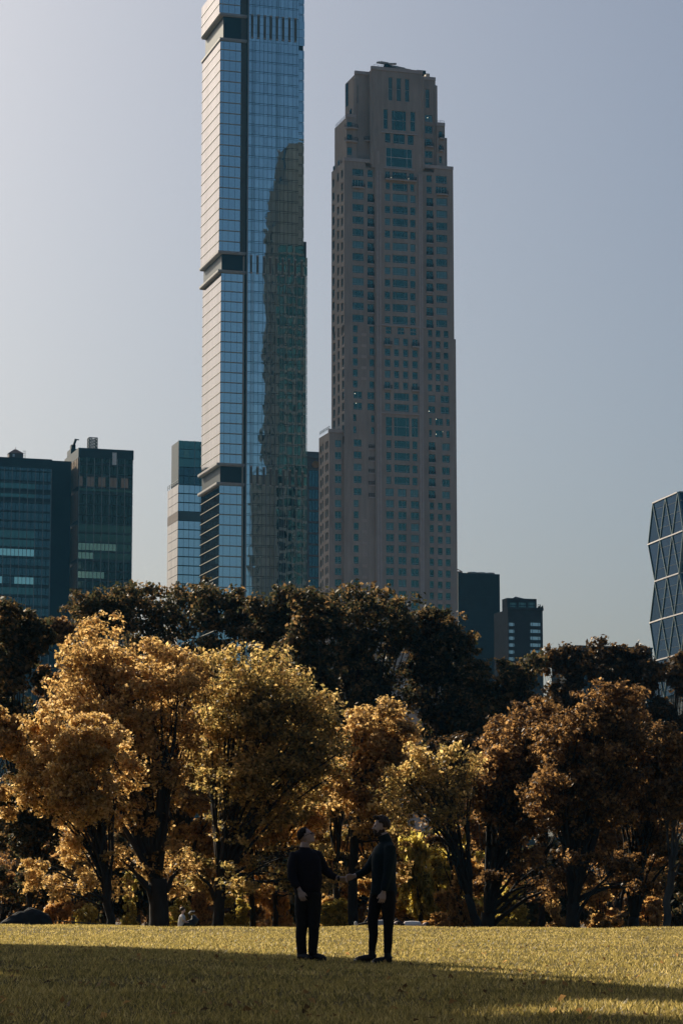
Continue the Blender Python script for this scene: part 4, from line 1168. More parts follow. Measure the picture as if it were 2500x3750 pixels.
tree('rust tree with a forked trunk nearest the bright shrubs', 1880, 2560, 380, 138, 1775, 60, RU, 7, 3150, 50000, .10, 34, GR, .13, .1, lobes_px=[(1960,2600,70),(1880,2640,60),(2010,2620,60),(1810,2730,60),(1790,2800,50),(1900,2760,60),(1960,2720,60),(1850,2860,55),(1760,2940,45),(1930,2920,50)])
tree('big rust tree on the sturdy straight trunk, crown peaking left of the faceted tower', 2160, 2500, 480, 133, 2095, 56, RU, 8, 3150, 64000, .10, 42, GR, .16, 0, lobes_px=[(2210,2560,80),(2300,2550,70),(2120,2640,75),(2040,2720,70),(2330,2640,60),(1990,2880,60),(2180,2700,65),(2260,2760,60),(2120,2820,60)])
tree('rust tree with a deep fork low on its trunk near the right edge', 2380, 2620, 340, 136, 2313, 44, RU, 9, 3150, 52000, .092, 34, GR, .12, .05, lobes_px=[(2400,2680,70),(2450,2740,70),(2300,2800,60)])
tree('rust tree with a pale scarred trunk at the right edge', 2500, 2560, 240, 131, 2432, 30, RU, 10, 3150, 28000, .11, 20, GR, .3, .1, bark='bark_pale')
for lab, pxc, pyt, wpx, D, tpx, mt, sd, yb in (('golden tree filling the dip between the two widest golden crowns', 660, 2450, 330, 149, 640, G, 60, 3000), ('golden tree filling the dip left of the straight trunk', 1215, 2640, 250, 150, 1235, M['leaf_gold2'], 61, 3020),
        ('bronze tree filling the dip behind the drooping boughs', 1650, 2650, 260, 151, 1665, M['leaf_brown'], 62, 3000), ('bronze tree between the rust crowns and the bright shrubs', 2040, 2620, 240, 150, 1985, M['leaf_brown'], 63, 3050), ('golden tree behind the palest one', 330, 2480, 260, 148, 300, G, 64, 3000)):
    tree(lab, pxc, pyt, wpx, D, tpx, 24, mt, sd, yb, 24000, .11, 20, 'trees filling the dips of the front row', .35, 0)
# middle trunks with dark low crowns
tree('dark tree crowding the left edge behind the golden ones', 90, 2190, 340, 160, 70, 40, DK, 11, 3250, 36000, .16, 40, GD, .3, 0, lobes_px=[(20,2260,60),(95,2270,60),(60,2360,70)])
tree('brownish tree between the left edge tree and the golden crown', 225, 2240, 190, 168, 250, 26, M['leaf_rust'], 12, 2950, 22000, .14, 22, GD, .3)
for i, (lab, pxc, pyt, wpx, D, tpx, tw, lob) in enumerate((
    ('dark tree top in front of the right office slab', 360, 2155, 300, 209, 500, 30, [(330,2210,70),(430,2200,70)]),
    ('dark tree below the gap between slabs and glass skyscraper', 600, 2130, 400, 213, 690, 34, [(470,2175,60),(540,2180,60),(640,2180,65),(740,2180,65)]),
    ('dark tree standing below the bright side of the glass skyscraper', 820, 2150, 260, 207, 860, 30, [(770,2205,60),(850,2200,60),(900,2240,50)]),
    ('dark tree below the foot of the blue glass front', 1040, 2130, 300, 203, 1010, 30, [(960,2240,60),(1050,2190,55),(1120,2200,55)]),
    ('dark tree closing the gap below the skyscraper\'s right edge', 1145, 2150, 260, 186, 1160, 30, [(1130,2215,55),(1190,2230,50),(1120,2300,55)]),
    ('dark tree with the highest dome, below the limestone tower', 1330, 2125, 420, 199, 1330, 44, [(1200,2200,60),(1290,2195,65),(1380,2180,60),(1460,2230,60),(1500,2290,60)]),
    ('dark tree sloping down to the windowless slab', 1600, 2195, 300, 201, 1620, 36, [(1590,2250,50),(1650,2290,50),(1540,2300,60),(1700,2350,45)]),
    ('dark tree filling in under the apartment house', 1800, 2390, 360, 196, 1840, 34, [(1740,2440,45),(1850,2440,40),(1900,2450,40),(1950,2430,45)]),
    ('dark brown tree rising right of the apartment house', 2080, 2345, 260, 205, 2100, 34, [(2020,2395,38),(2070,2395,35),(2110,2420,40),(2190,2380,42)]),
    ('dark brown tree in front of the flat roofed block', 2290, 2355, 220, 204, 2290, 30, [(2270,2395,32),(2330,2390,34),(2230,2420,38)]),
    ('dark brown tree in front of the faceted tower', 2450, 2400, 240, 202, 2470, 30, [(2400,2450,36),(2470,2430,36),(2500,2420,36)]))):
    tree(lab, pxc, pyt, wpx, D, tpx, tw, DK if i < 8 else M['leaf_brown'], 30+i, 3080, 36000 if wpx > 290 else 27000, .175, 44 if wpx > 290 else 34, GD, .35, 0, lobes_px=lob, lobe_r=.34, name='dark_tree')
# thin trunks seen between the big ones
for lab, tpx, D, w_, sd, pxc in (('slim golden tree between the wide crown and the men, trunk farther left', 920, 130, 22, 50, 900), ('slim golden tree just left of the shorter man', 1010, 131, 22, 51, 1050), ('golden tree leaning behind the seated person at the left', 685, 129, 36, 52, 700),
                              ('slender trunk between the two biggest rust trees', 1878, 145, 24, 53, 1870), ('upright trunk in the shade beyond the rust trees', 2230, 150, 18, 54, 2230), ('slim tree in deep shade beyond the boulder', 105, 146, 22, 55, 130)):
    tree(lab, pxc, 2640 if sd < 53 else 2760, 380, D+16 if sd < 53 else D, tpx, w_, G if sd < 53 else (RU if sd < 55 else DK), sd, 3200, 26000, .12, 22, 'slim trees between the front trunks', .35, 0, name='slim_tree')

# ------------------------------------------------------------------ shrubs in the sunny gap behind the trunks
def shrub_mesh(seed, mat, tall, n=5200, size=.042):
    """one unit wide clump of leafy sprays, one or two units tall"""
    r = np.random.default_rng(seed); lobes = []; H = 2.0 if tall else 1.05
    for k in range(20 if tall else 12):
        a = r.random()*6.28; t = r.random(); q = .36*r.random()**.5*(1 if t < .6 else 1.35-t*.6)
        lobes.append(((math.cos(a)*q, math.sin(a)*q, (.12+.76*t)*H), (.08+.09*r.random()))  )
    V = crown_leaves(r, lobes, n*(2 if tall else 1), size, .75, 12, .55); return np_mesh('foliage', V, 4, mat)
def stems_mesh(seed, tall):
    r = np.random.default_rng(seed); b = MB()
    for k in range(8):
        a = r.random()*6.28; q = .3*r.random(); t = Vector((math.cos(a)*q, math.sin(a)*q, (1.6 if tall else .8)*(.6+.4*r.random())))
        b.tube([(0,0,-.1), t*.4+Vector((0,0,.1)), t], [.022,.014,.005], 5)
    return b.mesh('stems', M['bark'])
SH = {}
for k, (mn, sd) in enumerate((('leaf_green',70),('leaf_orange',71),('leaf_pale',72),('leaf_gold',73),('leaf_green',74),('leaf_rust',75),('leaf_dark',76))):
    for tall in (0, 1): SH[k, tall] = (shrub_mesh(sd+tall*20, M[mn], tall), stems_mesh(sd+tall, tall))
def shrub(label, k, px, pyt, wpx, D, grp, rz=0):
    p = at(px, HZ, D); z = float(gh(p.x, D)) - .05; h = at(px, pyt, D).z - z; w_ = wpx*(1.75 if 1100 < px < 1760 else 1.4)*D/F; h *= 1.12 if 1100 < px < 1760 else 1
    tall = 1 if h > 1.35*w_ else 0
    o = thing('shrub', label, 'shrub', (p.x, D, z), rz, grp); o.scale = (w_, w_*.45, h/(2.0 if tall else 1.05))
    link('foliage', SH[k, tall][0], o); link('stems', SH[k, tall][1], o)
GS, GT = 'sunlit shrubs behind the tree trunks', 'shaded shrubs behind the tree trunks'
for lab, k, px, pyt, w_, D in (
    ('round golden bush glowing left of the slender leaning trunk', 3, 270, 3060, 170, 135), ('reddish low bush beside the boulder', 1, 215, 3240, 130, 132),
    ('yellow green bush sprawling behind the low rail', 0, 320, 3290, 150, 132), ('yellow green bush between the leaning trunk and the thick trunk', 4, 480, 3180, 110, 136),
    ('small bright bush touching the thick trunk from the right', 0, 655, 3260, 80, 133), ('orange bush behind the seated person', 1, 720, 3150, 110, 138),
    ('yellow bush just left of the shaking hands tree', 4, 860, 3200, 120, 139), ('orange bush behind the shorter man', 1, 1000, 3180, 140, 149),
    ('golden bush seen between the two men, left of the trunk', 2, 1215, 3050, 150, 147), ('low yellow bush at the lawn edge between the two men', 0, 1240, 3290, 130, 145),
    ('tall pale golden bush right of the straight trunk', 2, 1370, 3040, 160, 148), ('bright bush directly behind the taller man', 3, 1470, 2970, 170, 147),
    ('yellow green bush right of the taller man', 4, 1540, 3080, 170, 146), ('largest glowing bush, right of the taller man', 0, 1640, 3010, 190, 147),
    ('high yellow bush under the drooping golden boughs', 4, 1700, 2900, 180, 149), ('pinkish low bush at the lawn edge right of the taller man', 1, 1590, 3345, 110, 144),
    ('orange bush left of the forked rust tree', 3, 1690, 3170, 130, 146), ('layered golden bush against the sturdy straight trunk', 3, 2035, 3290, 130, 131),
    ('green bush beyond the forked rust tree', 4, 1860, 3210, 110, 138), ('golden bush between the sturdy trunk and the low forked one', 3, 2200, 3180, 130, 138),
    ('orange bush right of the low forked trunk', 1, 2370, 3180, 110, 136), ('low bush at the foot of the pale scarred trunk', 1, 2390, 3300, 100, 132),
    ('tall hazel coloured bush between the rust trunks', 3, 2350, 3060, 130, 141)):
    D = 141 + (3350-pyt)/450*17 if 950 < px < 1760 else D+6
    shrub(lab, k, px, pyt, w_, D, GS, px*.37)
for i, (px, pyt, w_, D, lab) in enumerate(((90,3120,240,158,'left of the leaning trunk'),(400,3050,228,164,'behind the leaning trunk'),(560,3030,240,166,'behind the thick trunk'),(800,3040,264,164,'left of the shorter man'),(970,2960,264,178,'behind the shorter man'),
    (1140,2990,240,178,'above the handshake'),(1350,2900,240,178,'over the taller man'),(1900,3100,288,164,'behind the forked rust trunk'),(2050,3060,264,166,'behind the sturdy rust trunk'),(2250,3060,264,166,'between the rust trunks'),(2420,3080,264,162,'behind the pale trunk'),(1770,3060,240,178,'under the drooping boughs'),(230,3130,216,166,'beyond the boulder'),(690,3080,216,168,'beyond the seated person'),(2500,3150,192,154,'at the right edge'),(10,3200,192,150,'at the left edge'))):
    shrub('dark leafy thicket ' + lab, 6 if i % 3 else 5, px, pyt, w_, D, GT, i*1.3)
# distant wood closing the view between the trunks
def wood():
    r = np.random.default_rng(90); lobes = []
    for k in range(150):
        x = r.uniform(-50, 50); z = r.uniform(.5, 12)
        if abs(x - (-1.6)) < 1.9 and 7 < z < 11.5: continue
        lobes.append(((x, 250+r.uniform(-6,6), z), r.uniform(1.6, 3.2)))
    V = crown_leaves(r, lobes, 60000, .2, .8, 22, .4); tag(link('distant_wood', np_mesh('distant_wood', V, 4, M['leaf_rust'])), 'far brown woodland seen through gaps between trunks', 'woods', kind='stuff')
wood()
# pale park building far behind, seen through the gaps
pb = at(1180, 2900, 420)
o = thing('pale_apartment_house', 'pale building glimpsed through the leaves above the handshake', 'building', (pb.x-14, 420, -1.5), 0)
b = MB(); b.box(0, 30, 0, 16, 0, 34); b.build('wall', M['spandrel'], o)
b = MB()
for k in range(7):
    for j in range(7): b.box(1+j*4.1, 3.1+j*4.1, -.12, -.04, 4+k*4.2, 6.4+k*4.2)
tag(b.build('window_glass', M['office_glass'], o), kind='stuff')

# grove outside the left edge of the picture that shades the foreground
GROVE = ((-7.6,46,3.2,15,'standing farthest out'),(-4.9,40,3.0,16,'second from the far end'),(-2.7,34,2.9,17,'with a broad tight crown'),(-1.5,28,2.8,16,'with the roundest crown'),
    (-.1,24.0,2.3,18,'tallest of the row'),(-5.0,29,3.2,15,'leaning to the lawn'),(-7.8,36,3.2,16,'deepest in the row'),(1.4,21.6,1.4,17,'with the smallest crown'),(2.6,21.0,1.2,18,'with a small high crown'),
    (.2,13.2,2.4,16,'nearest the camera'),(2.8,12.8,2.4,17,'beside the nearest one'),(-2.4,20.5,2.6,16,'behind the nearest ones'),(-2.6,15,2.5,15,'lowest of the row'))
for i, (sx, sy, cr_, h, lab) in enumerate(GROVE):
    x, y = sx - .94*h, sy + 1.294*h      # the sun stands 36 degrees left, 32 up
    r = np.random.default_rng(200+i); root = thing('shade_tree', 'tall leafy tree of the shading row left of the lawn, ' + lab, 'tree', (x,y,float(gh(x,y))-.1), 0, 'trees shading the near lawn')
    lobes = []
    while len(lobes) < 13:
        q = r.normal(size=3); q /= np.linalg.norm(q); q *= r.random()**.4*cr_
        lobes.append(((q[0]*.75, q[1]*.75, h+q[2]*.5), cr_*.34*(.8+.5*r.random())))
    link('crown', np_mesh('crown', crown_leaves(r, lobes, 7000, .34, .85, 14, .5), 4, M['leaf_dark']), root)
    tb = MB(); tb.tube([(0,0,-.2),(0.1,0,h*.4),(0,.1,h*.8)], [.36,.28,.2], 10)
    for c, _ in lobes: tb.tube([(0,.1,h*.75), (c[0]*.5, c[1]*.5, (h*.8+c[2])/2), c], [.12,.08,.03], 6)
    tb.build('trunk', M['bark'], root, smooth=True)

# big unseen trees added round the camera: their roof of leaves keeps the near lawn dim
for i, (x, y, lab) in enumerate(((-9.5,8,'left of the camera'),(-6.5,-7,'behind the camera on the left'),(6,-5,'behind the camera on the right'),(9.5,7,'right of the camera'),(11.5,18,'right of the near lawn'),(-11.5,20,'left of the near lawn'),(13.5,31,'right of the two men, out of view'))):
    r = np.random.default_rng(300+i); root = thing('shade_tree', 'large spreading unseen tree added to dim the lawn, ' + lab, 'tree', (x,y,float(gh(x,y))-.1), 0, 'unseen trees added around the viewpoint to dim the lawn')
    lobes = []
    while len(lobes) < 20:
        q = r.normal(size=3); q /= np.linalg.norm(q); q *= r.random()**.4
        lobes.append(((q[0]*4.6, q[1]*4.6, 13+q[2]*3.6), 1.6+.8*r.random()))
    link('crown', np_mesh('crown', crown_leaves(r, lobes, 7000, .48, .85, 14, .5), 4, M['leaf_dark']), root)
    tb = MB(); tb.tube([(0,0,-.2),(0.1,0,4),(0,.1,9)], [.45,.34,.26], 10)
    for c, _ in lobes: tb.tube([(0,.1,8), (c[0]*.5, c[1]*.5, (9+c[2])/2), c], [.16,.1,.04], 6)
    tb.build('trunk', M['bark'], root, smooth=True)

# boulder
r = np.random.default_rng(44); p = at(100, HZ, 116); z = float(gh(p.x, 116))
bm = bmesh.new(); bmesh.ops.create_icosphere(bm, subdivisions=4, radius=1)
from mathutils import noise as mnoise
for v in bm.verts:
    q = v.co.copy(); k = 1 + .16*mnoise.noise(q*1.3) + .07*mnoise.noise(q*3.7) + .03*mnoise.noise(q*9)
    v.co = Vector((q.x*1.5*k, q.y*.9*k, max(q.z,-.3)*1.5*k + (.2 if q.x > 0 else -.15*abs(q.x))*max(q.z,0)))
me = bpy.data.meshes.new('boulder'); bm.to_mesh(me); bm.free(); me.materials.append(M['rock'])
o = link('boulder', me, None, (p.x, 116, z)); tag(o, 'dark rounded boulder at the lawn edge on the left', 'boulder')
# low park rail
ra, rb = at(205, HZ, 121), at(520, HZ, 121)
o = thing('park_rail', 'low dark pipe railing running from the boulder behind the lawn', 'fence', (ra.x, 121, float(gh(ra.x,121))))
n = 10; L = rb.x-ra.x; hz = at(205, 3372, 121).z - o.location.z; he = at(520, 3396, 121).z - o.location.z
for k in range(n+1):
    q = k/n; b = MB(); b.tube([(L*q,0,-.2),(L*q,0,hz+(he-hz)*q)], .035, 6); b.build('post', M['metal_dark'], o)
for s_ in (1, .55):
    b = MB(); b.tube([(0,0,hz*s_),(L,0,he*s_)], .028, 6); b.build('rail', M['metal_dark'], o)

# ------------------------------------------------------------------ thin autumn haze
m, nt, out = nodes('haze_air')
v = add(nt, 'ShaderNodeVolumePrincipled', Density=.00005, Anisotropy=.1); v.inputs['Color'].default_value = (.10,.42,.75,1)
nt.links.new(v.outputs[0], out.inputs['Volume'])
b = MB(); b.box(-1600, 1600, -400, 2500, -2.6, 380); tag(b.build('haze', m), kind='stuff')
# ------------------------------------------------------------------ the two men shaking hands
M['skin'] = mat_plain('skin', (.62,.44,.37), (.55,.38,.32), .55, 9)
M['hair'] = mat_plain('dark_hair', (.012,.009,.008), (.007,.006,.005), .8, 30, .6, bdist=.01)
M['hair2'] = mat_plain('brown_hair', (.06,.035,.022), (.03,.02,.014), .6, 30, .6, bdist=.01)
M['knit'] = mat_plain('black_sweater_knit', (.020,.020,.028), (.012,.012,.018), .95, 60, .5, bdist=.006)
M['teal_knit'] = mat_plain('dark_teal_sweater_knit', (.010,.026,.032), (.007,.018,.022), .95, 60, .5, bdist=.006)
M['trousers'] = mat_plain('black_trousers', (.022,.022,.022), (.014,.014,.015), .9, 20, .3, bdist=.01)
M['trousers2'] = mat_plain('black_jeans', (.012,.013,.016), (.008,.009,.011), .85, 20, .3, bdist=.01)
M['shoe'] = mat_plain('black_leather', (.015,.014,.014), (.01,.01,.01), .4, 20)
M['sole'] = mat_plain('shoe_sole', (.05,.05,.05), (.035,.035,.035), .7, 20)
M['toe'] = mat_plain('pale_shoe_toe', (.35,.32,.3), None, .5, 10)
M['watch'] = mat_plain('black_watch', (.01,.01,.01), None, .3, 10)
M['eye'] = mat_plain('eye', (.12,.1,.09), None, .2, 10)

def remesh(mb, name, mat, parent, voxel, smooth=3, fac=.6, disp=None):
    """weld overlapping volumes into one continuous skin"""
    me = mb.mesh(name + '_src', mat); o = bpy.data.objects.new(name, me); COL.objects.link(o)
    m_ = o.modifiers.new('remesh', 'REMESH'); m_.mode = 'VOXEL'; m_.voxel_size = voxel; m_.use_smooth_shade = True
    s_ = o.modifiers.new('smooth', 'SMOOTH'); s_.iterations = smooth; s_.factor = fac
    if disp:
        tex = bpy.data.textures.new('fold', 'CLOUDS'); tex.noise_scale = disp[1]; tex.noise_depth = 2
        d_ = o.modifiers.new('folds', 'DISPLACE'); d_.texture = tex; d_.strength = disp[0]; d_.mid_level = .5
    dg = bpy.context.evaluated_depsgraph_get(); ev = o.evaluated_get(dg)
    new = bpy.data.meshes.new_from_object(ev); new.name = name
    bpy.data.objects.remove(o, do_unlink=True); bpy.data.meshes.remove(me)
    new.materials.clear(); new.materials.append(mat)
    new.polygons.foreach_set('use_smooth', [True]*len(new.polygons))
    return link(name, new, parent)

def V3(*a): return Vector(a)

def hand(b, wrist, d, palm_n, curl=.35, s=1.0, thumb_side=1):
    """palm with four unequal bent fingers and a thumb; d = along the hand, palm_n = out of the palm"""
    d = d.normalized(); n = (palm_n - d*palm_n.dot(d)).normalized(); w = d.cross(n)*thumb_side
    p0 = wrist; p1 = wrist + d*.095*s
    for k in range(5):
        t = k/4 - .5
        b.tube([p0 + w*t*.040*s, p0 + d*.05*s + w*t*.062*s, p1 + w*t*.072*s], [.015*s, .0165*s, .0145*s], 8)
    for i, (L, sp) in enumerate(((.078,.5),(.086,.18),(.080,-.16),(.064,-.48))):
        a = p1 + w*sp*.074*s; dd = (d + w*sp*.14).normalized(); pts = [a - d*.02*s, a]; ang = curl*.5
        cur = a
        for seg in (.45, .32, .26):
            ang += curl; q = (dd*math.cos(ang) + n*math.sin(ang)); cur = cur + q*L*seg*s; pts.append(cur)
        b.tube(pts, [.0098*s,.0098*s,.0092*s,.0084*s,.0070*s], 8)
    a = p0 + d*.025*s + w*.028*s; q1 = (d*.65 + w*.62 + n*.35).normalized(); q2 = (d*.92 + w*.18 + n*.4).normalized()
    b.tube([a, a+q1*.042*s, a+q1*.042*s+q2*.034*s, a+q1*.042*s+q2*.058*s], [.0145*s,.0125*s,.0105*s,.008*s], 8)

def head(b, c, yaw, pitch, s=1.0):
    """skull, jaw, brow, nose, lips, chin and ears; looks along +x before turning"""
    Rm = Matrix.Rotation(yaw, 3, 'Z') @ Matrix.Rotation(-pitch, 3, 'Y')
    def L(x, y, z): return c + Rm @ (Vector((x, y, z))*s)
    def el(p, r): b.ball(L(*p), tuple(k*s for k in r), 18, 12, Rm)
    el((-.018,0,.035), (.096,.076,.088)); el((.020,0,-.010), (.070,.062,.085)); el((.028,0,-.062), (.056,.050,.045))
    el((.066,0,-.088), (.022,.024,.020)); el((.072,0,.030), (.018,.050,.012)); el((.058,.030,-.020), (.026,.020,.022)); el((.058,-.030,-.020), (.026,.020,.022))
    b.tube([L(.080,0,.020), L(.096,0,-.004), L(.108,0,-.020), L(.090,0,-.028)], [.009*s,.012*s,.0135*s,.010*s], 8)
    el((.102,.010,-.022), (.011,.009,.008)); el((.102,-.010,-.022), (.011,.009,.008))
    el((.086,0,-.048), (.013,.024,.0075)); el((.084,0,-.061), (.013,.021,.008))
    for sy in (1, -1):
        for k in range(7):
            a = -1.4 + k*.5; b.ball(L(-.012+.016*math.cos(a)-.006, sy*.077, -.008+.030*math.sin(a)), .0065*s, 8, 6)
        b.ball(L(-.012, sy*.073, -.006), (.014*s,.006*s,.024*s), 8, 6, Rm)
    return L, Rm

def limb(b, pts, rad, sides=14): b.tube(pts, rad, sides)

def shoe(parent, ankle, heel, toe, z0, mat_toe=None, w=.045):
    b = MB(); d = (toe-heel); d.z = 0; L = d.length; d.normalize(); s_ = Vector((-d.y, d.x, 0))
    def P(t, h): return heel + d*L*t + Vector((0,0,z0+h-heel.z))
    b.tube([ankle+V3(0,0,.06), ankle, P(.14,.075), P(.16,.045)], [.047,.048,.047,.042], 12)
    b.tube([P(.02,.045), P(.15,.050), P(.35,.055), P(.55,.047), P(.8,.036), P(.97,.028)], [(.034,.036),(.042,.044),(.044,.040),(.046,.036),(.042,.028),(.022,.016)], 12)
    b.ball(P(.82,.034), (.046,.042,.026), 12, 8)
    up = remesh(b, 'shoe', M['shoe'], parent, .006, 2)
    b = MB()
    q = [heel + d*L*t + s_*k for t, k in ((0,.026),(.2,.034),(.5,.040),(.8,.044),(.97,.024),(1.0,0),(.97,-.024),(.8,-.044),(.5,-.040),(.2,-.034),(0,-.026),(-.02,0))]
    b.prism([(p.x, p.y) for p in q[::-1]], z0-.004, z0+.020); b.build('sole', M['sole'], up)
    for k in range(5):
        c = MB(); t = .34+.07*k; p = P(t, .095-.075*k*.32); c.tube([p-s_*.02, p+Vector((0,0,.004)), p+s_*.02], .003, 5); c.build('lace', M['sole'], up)
    if mat_toe:
        b = MB(); b.ball(P(.93,.026), (.030,.036,.020), 12, 8); b.build('toe_cap', mat_toe, up, smooth=True)
    return up

def glasses(L, parent):
    b = MB()
    for sy in (1, -1):
        pts = [L(.096, sy*.030+math.cos(a)*.023, .010+math.sin(a)*.016) for a in [k*math.pi/6 for k in range(13)]]
        b.tube(pts, .0028, 5); b.tube([L(.094, sy*.054, .014), L(.04, sy*.076, .014), L(-.01, sy*.079, .006)], .0028, 5)
    b.tube([L(.098,.008,.014), L(.100,0,.017), L(.098,-.008,.014)], .0028, 5); return b.build('glasses', M['watch'], parent)

# ---- shorter man, at the left: faces right, chest half turned to the camera, chin lifted
def man_left():
    D = 34.2; x0 = at(1128, HZ, D).x; z0 = float(gh(x0, D))
    root_loc = V3(x0, D, z0)
    b = MB()
    ch = V3(-.02, -.01, 1.585)
    L, Rm = head(b, ch, R(-14), R(20), .93)
    b.tube([V3(-.055,.0,1.34), V3(-.052,0,1.43), V3(-.035,-.005,1.51)], [.066,.060,.058], 14)
    # slim core inside the clothes, arms and hands
    core = [V3(-.02,.01,.86), V3(-.02,.01,1.05), V3(-.03,.01,1.25), V3(-.045,.01,1.37)]
    b.tube(core, [(.13,.10),(.12,.095),(.14,.10),(.10,.08)], 16)
    for hx, kx, ax, y in ((-.075,-.075,-.082,.02),(.055,.072,.060,-.02)):
        b.tube([V3(hx,y,.90), V3(kx,y,.48), V3(ax,y,.10), V3(ax+.02,y,.04)], [.075,.05,.035,.03], 10)
    sh, el_, wr = V3(-.185,-.07,1.345), V3(-.205,-.13,1.07), V3(-.10,-.175,.885)
    b.tube([V3(-.06,0,1.34), sh, el_, wr], [.05,.045,.036,.026], 10); hand(b, wr, V3(.30,-.02,-.95), V3(.25,.9,.1), .30, .88, 1)
    sh2, el2, wr2 = V3(.125,.06,1.36), V3(.225,.10,1.135), V3(.395,.06,1.045)
    b.tube([V3(-.02,0,1.34), sh2, el2, wr2], [.05,.045,.038,.027], 10); hand(b, wr2, V3(1,-.08,-.03), V3(.1,.5,.7), .62, .9, -1)
    body = remesh(b, 'person', M['skin'], None, .0062, 2, .5)
    body.location = root_loc
    tag(body, 'shorter man with glasses in black sweater and trousers, chin lifted, shaking hands', 'person', 'two men shaking hands')
    # sweater
    b = MB()
    b.tube([V3(-.005,.0,.865), V3(-.01,.0,.93), V3(-.005,0,1.05), V3(-.025,.0,1.18), V3(-.035,0,1.28), V3(-.042,0,1.36), V3(-.05,0,1.41), V3(-.055,0,1.435)],
           [(.168,.125),(.185,.145),(.192,.150),(.196,.145),(.192,.135),(.160,.110),(.090,.085),(.072,.070)], 22)
    b.tube([V3(-.10,-.01,1.345), V3(-.178,-.05,1.335), V3(-.212,-.10,1.20), V3(-.208,-.135,1.06), V3(-.16,-.16,.97), V3(-.122,-.17,.925)], [.070,.078,.066,.060,.052,.043], 14)
    b.tube([V3(.05,.02,1.36), V3(.118,.045,1.345), V3(.178,.075,1.235), V3(.222,.095,1.15), V3(.30,.08,1.09), V3(.362,.065,1.06)], [.070,.076,.064,.060,.052,.042], 14)
    sw = remesh(b, 'sweater', M['knit'], body, .009, 4, .6, (.012, .12))
    b = MB(); b.tube([V3(-.055,0,1.425), V3(-.054,-.002,1.452)], [.073,.068], 18); remesh(b, 'collar', M['knit'], sw, .006, 2)
    # trousers
    b = MB()
    b.tube([V3(-.01,0,.80), V3(-.005,0,.88), V3(0,0,.93)], [(.165,.125),(.165,.125),(.150,.115)], 20)
    b.tube([V3(-.072,.02,.86), V3(-.080,.02,.68), V3(-.078,.01,.47), V3(-.092,.015,.30), V3(-.083,.02,.15), V3(-.078,.02,.075)], [(.102,.115),(.096,.105),(.078,.085),(.071,.08),(.066,.074),(.062,.07)], 16)
    b.tube([V3(.070,-.02,.86), V3(.078,-.02,.68), V3(.080,-.03,.47), V3(.072,-.025,.30), V3(.062,-.02,.15), V3(.062,-.02,.075)], [(.102,.115),(.096,.105),(.076,.085),(.066,.078),(.059,.07),(.062,.07)], 16)
    remesh(b, 'trousers', M['trousers'], body, .009, 3, .6, (.014, .10))
    shoe(body, V3(-.082,.02,.09), V3(-.125,.03,0), V3(.045,-.14,0), 0)
    shoe(body, V3(.062,-.02,.09), V3(.015,.01,0), V3(.235,-.12,0), 0)
    # hair: short, receding at the temples
    b = MB()
    for k in range(260):
        rr = random.Random(k); th = rr.uniform(0, math.pi*2); ph = math.acos(rr.uniform(-.35, 1)); x, y, z = math.sin(ph)*math.cos(th), math.sin(ph)*math.sin(th), math.cos(ph)
        if x > .42 and z < .86: continue
        if x > .10 and z < .15: continue
        b.ball(L(-.018+x*.099, y*.079, .035+z*.091), .017, 7, 5)
    remesh(b, 'hair', M['hair'], body, .006, 1, .4)
    glasses(L, body)
    for sy in (1, -1): 
        b = MB(); b.ball(L(.081, sy*.028, .012), .010, 10, 8); b.build('eye', M['eye'], body)
    b = MB(); b.tube([wr2+V3(-.012,0,.004), wr2+V3(.012,-.001,.003)], .036, 14); o = b.build('watch_strap', M['watch'], body)
    b = MB(); b.tube([wr2+V3(-.004,-.038,.010), wr2+V3(-.004,-.044,.012)], .018, 14); b.build('watch_face', M['sole'], o)
man_left()

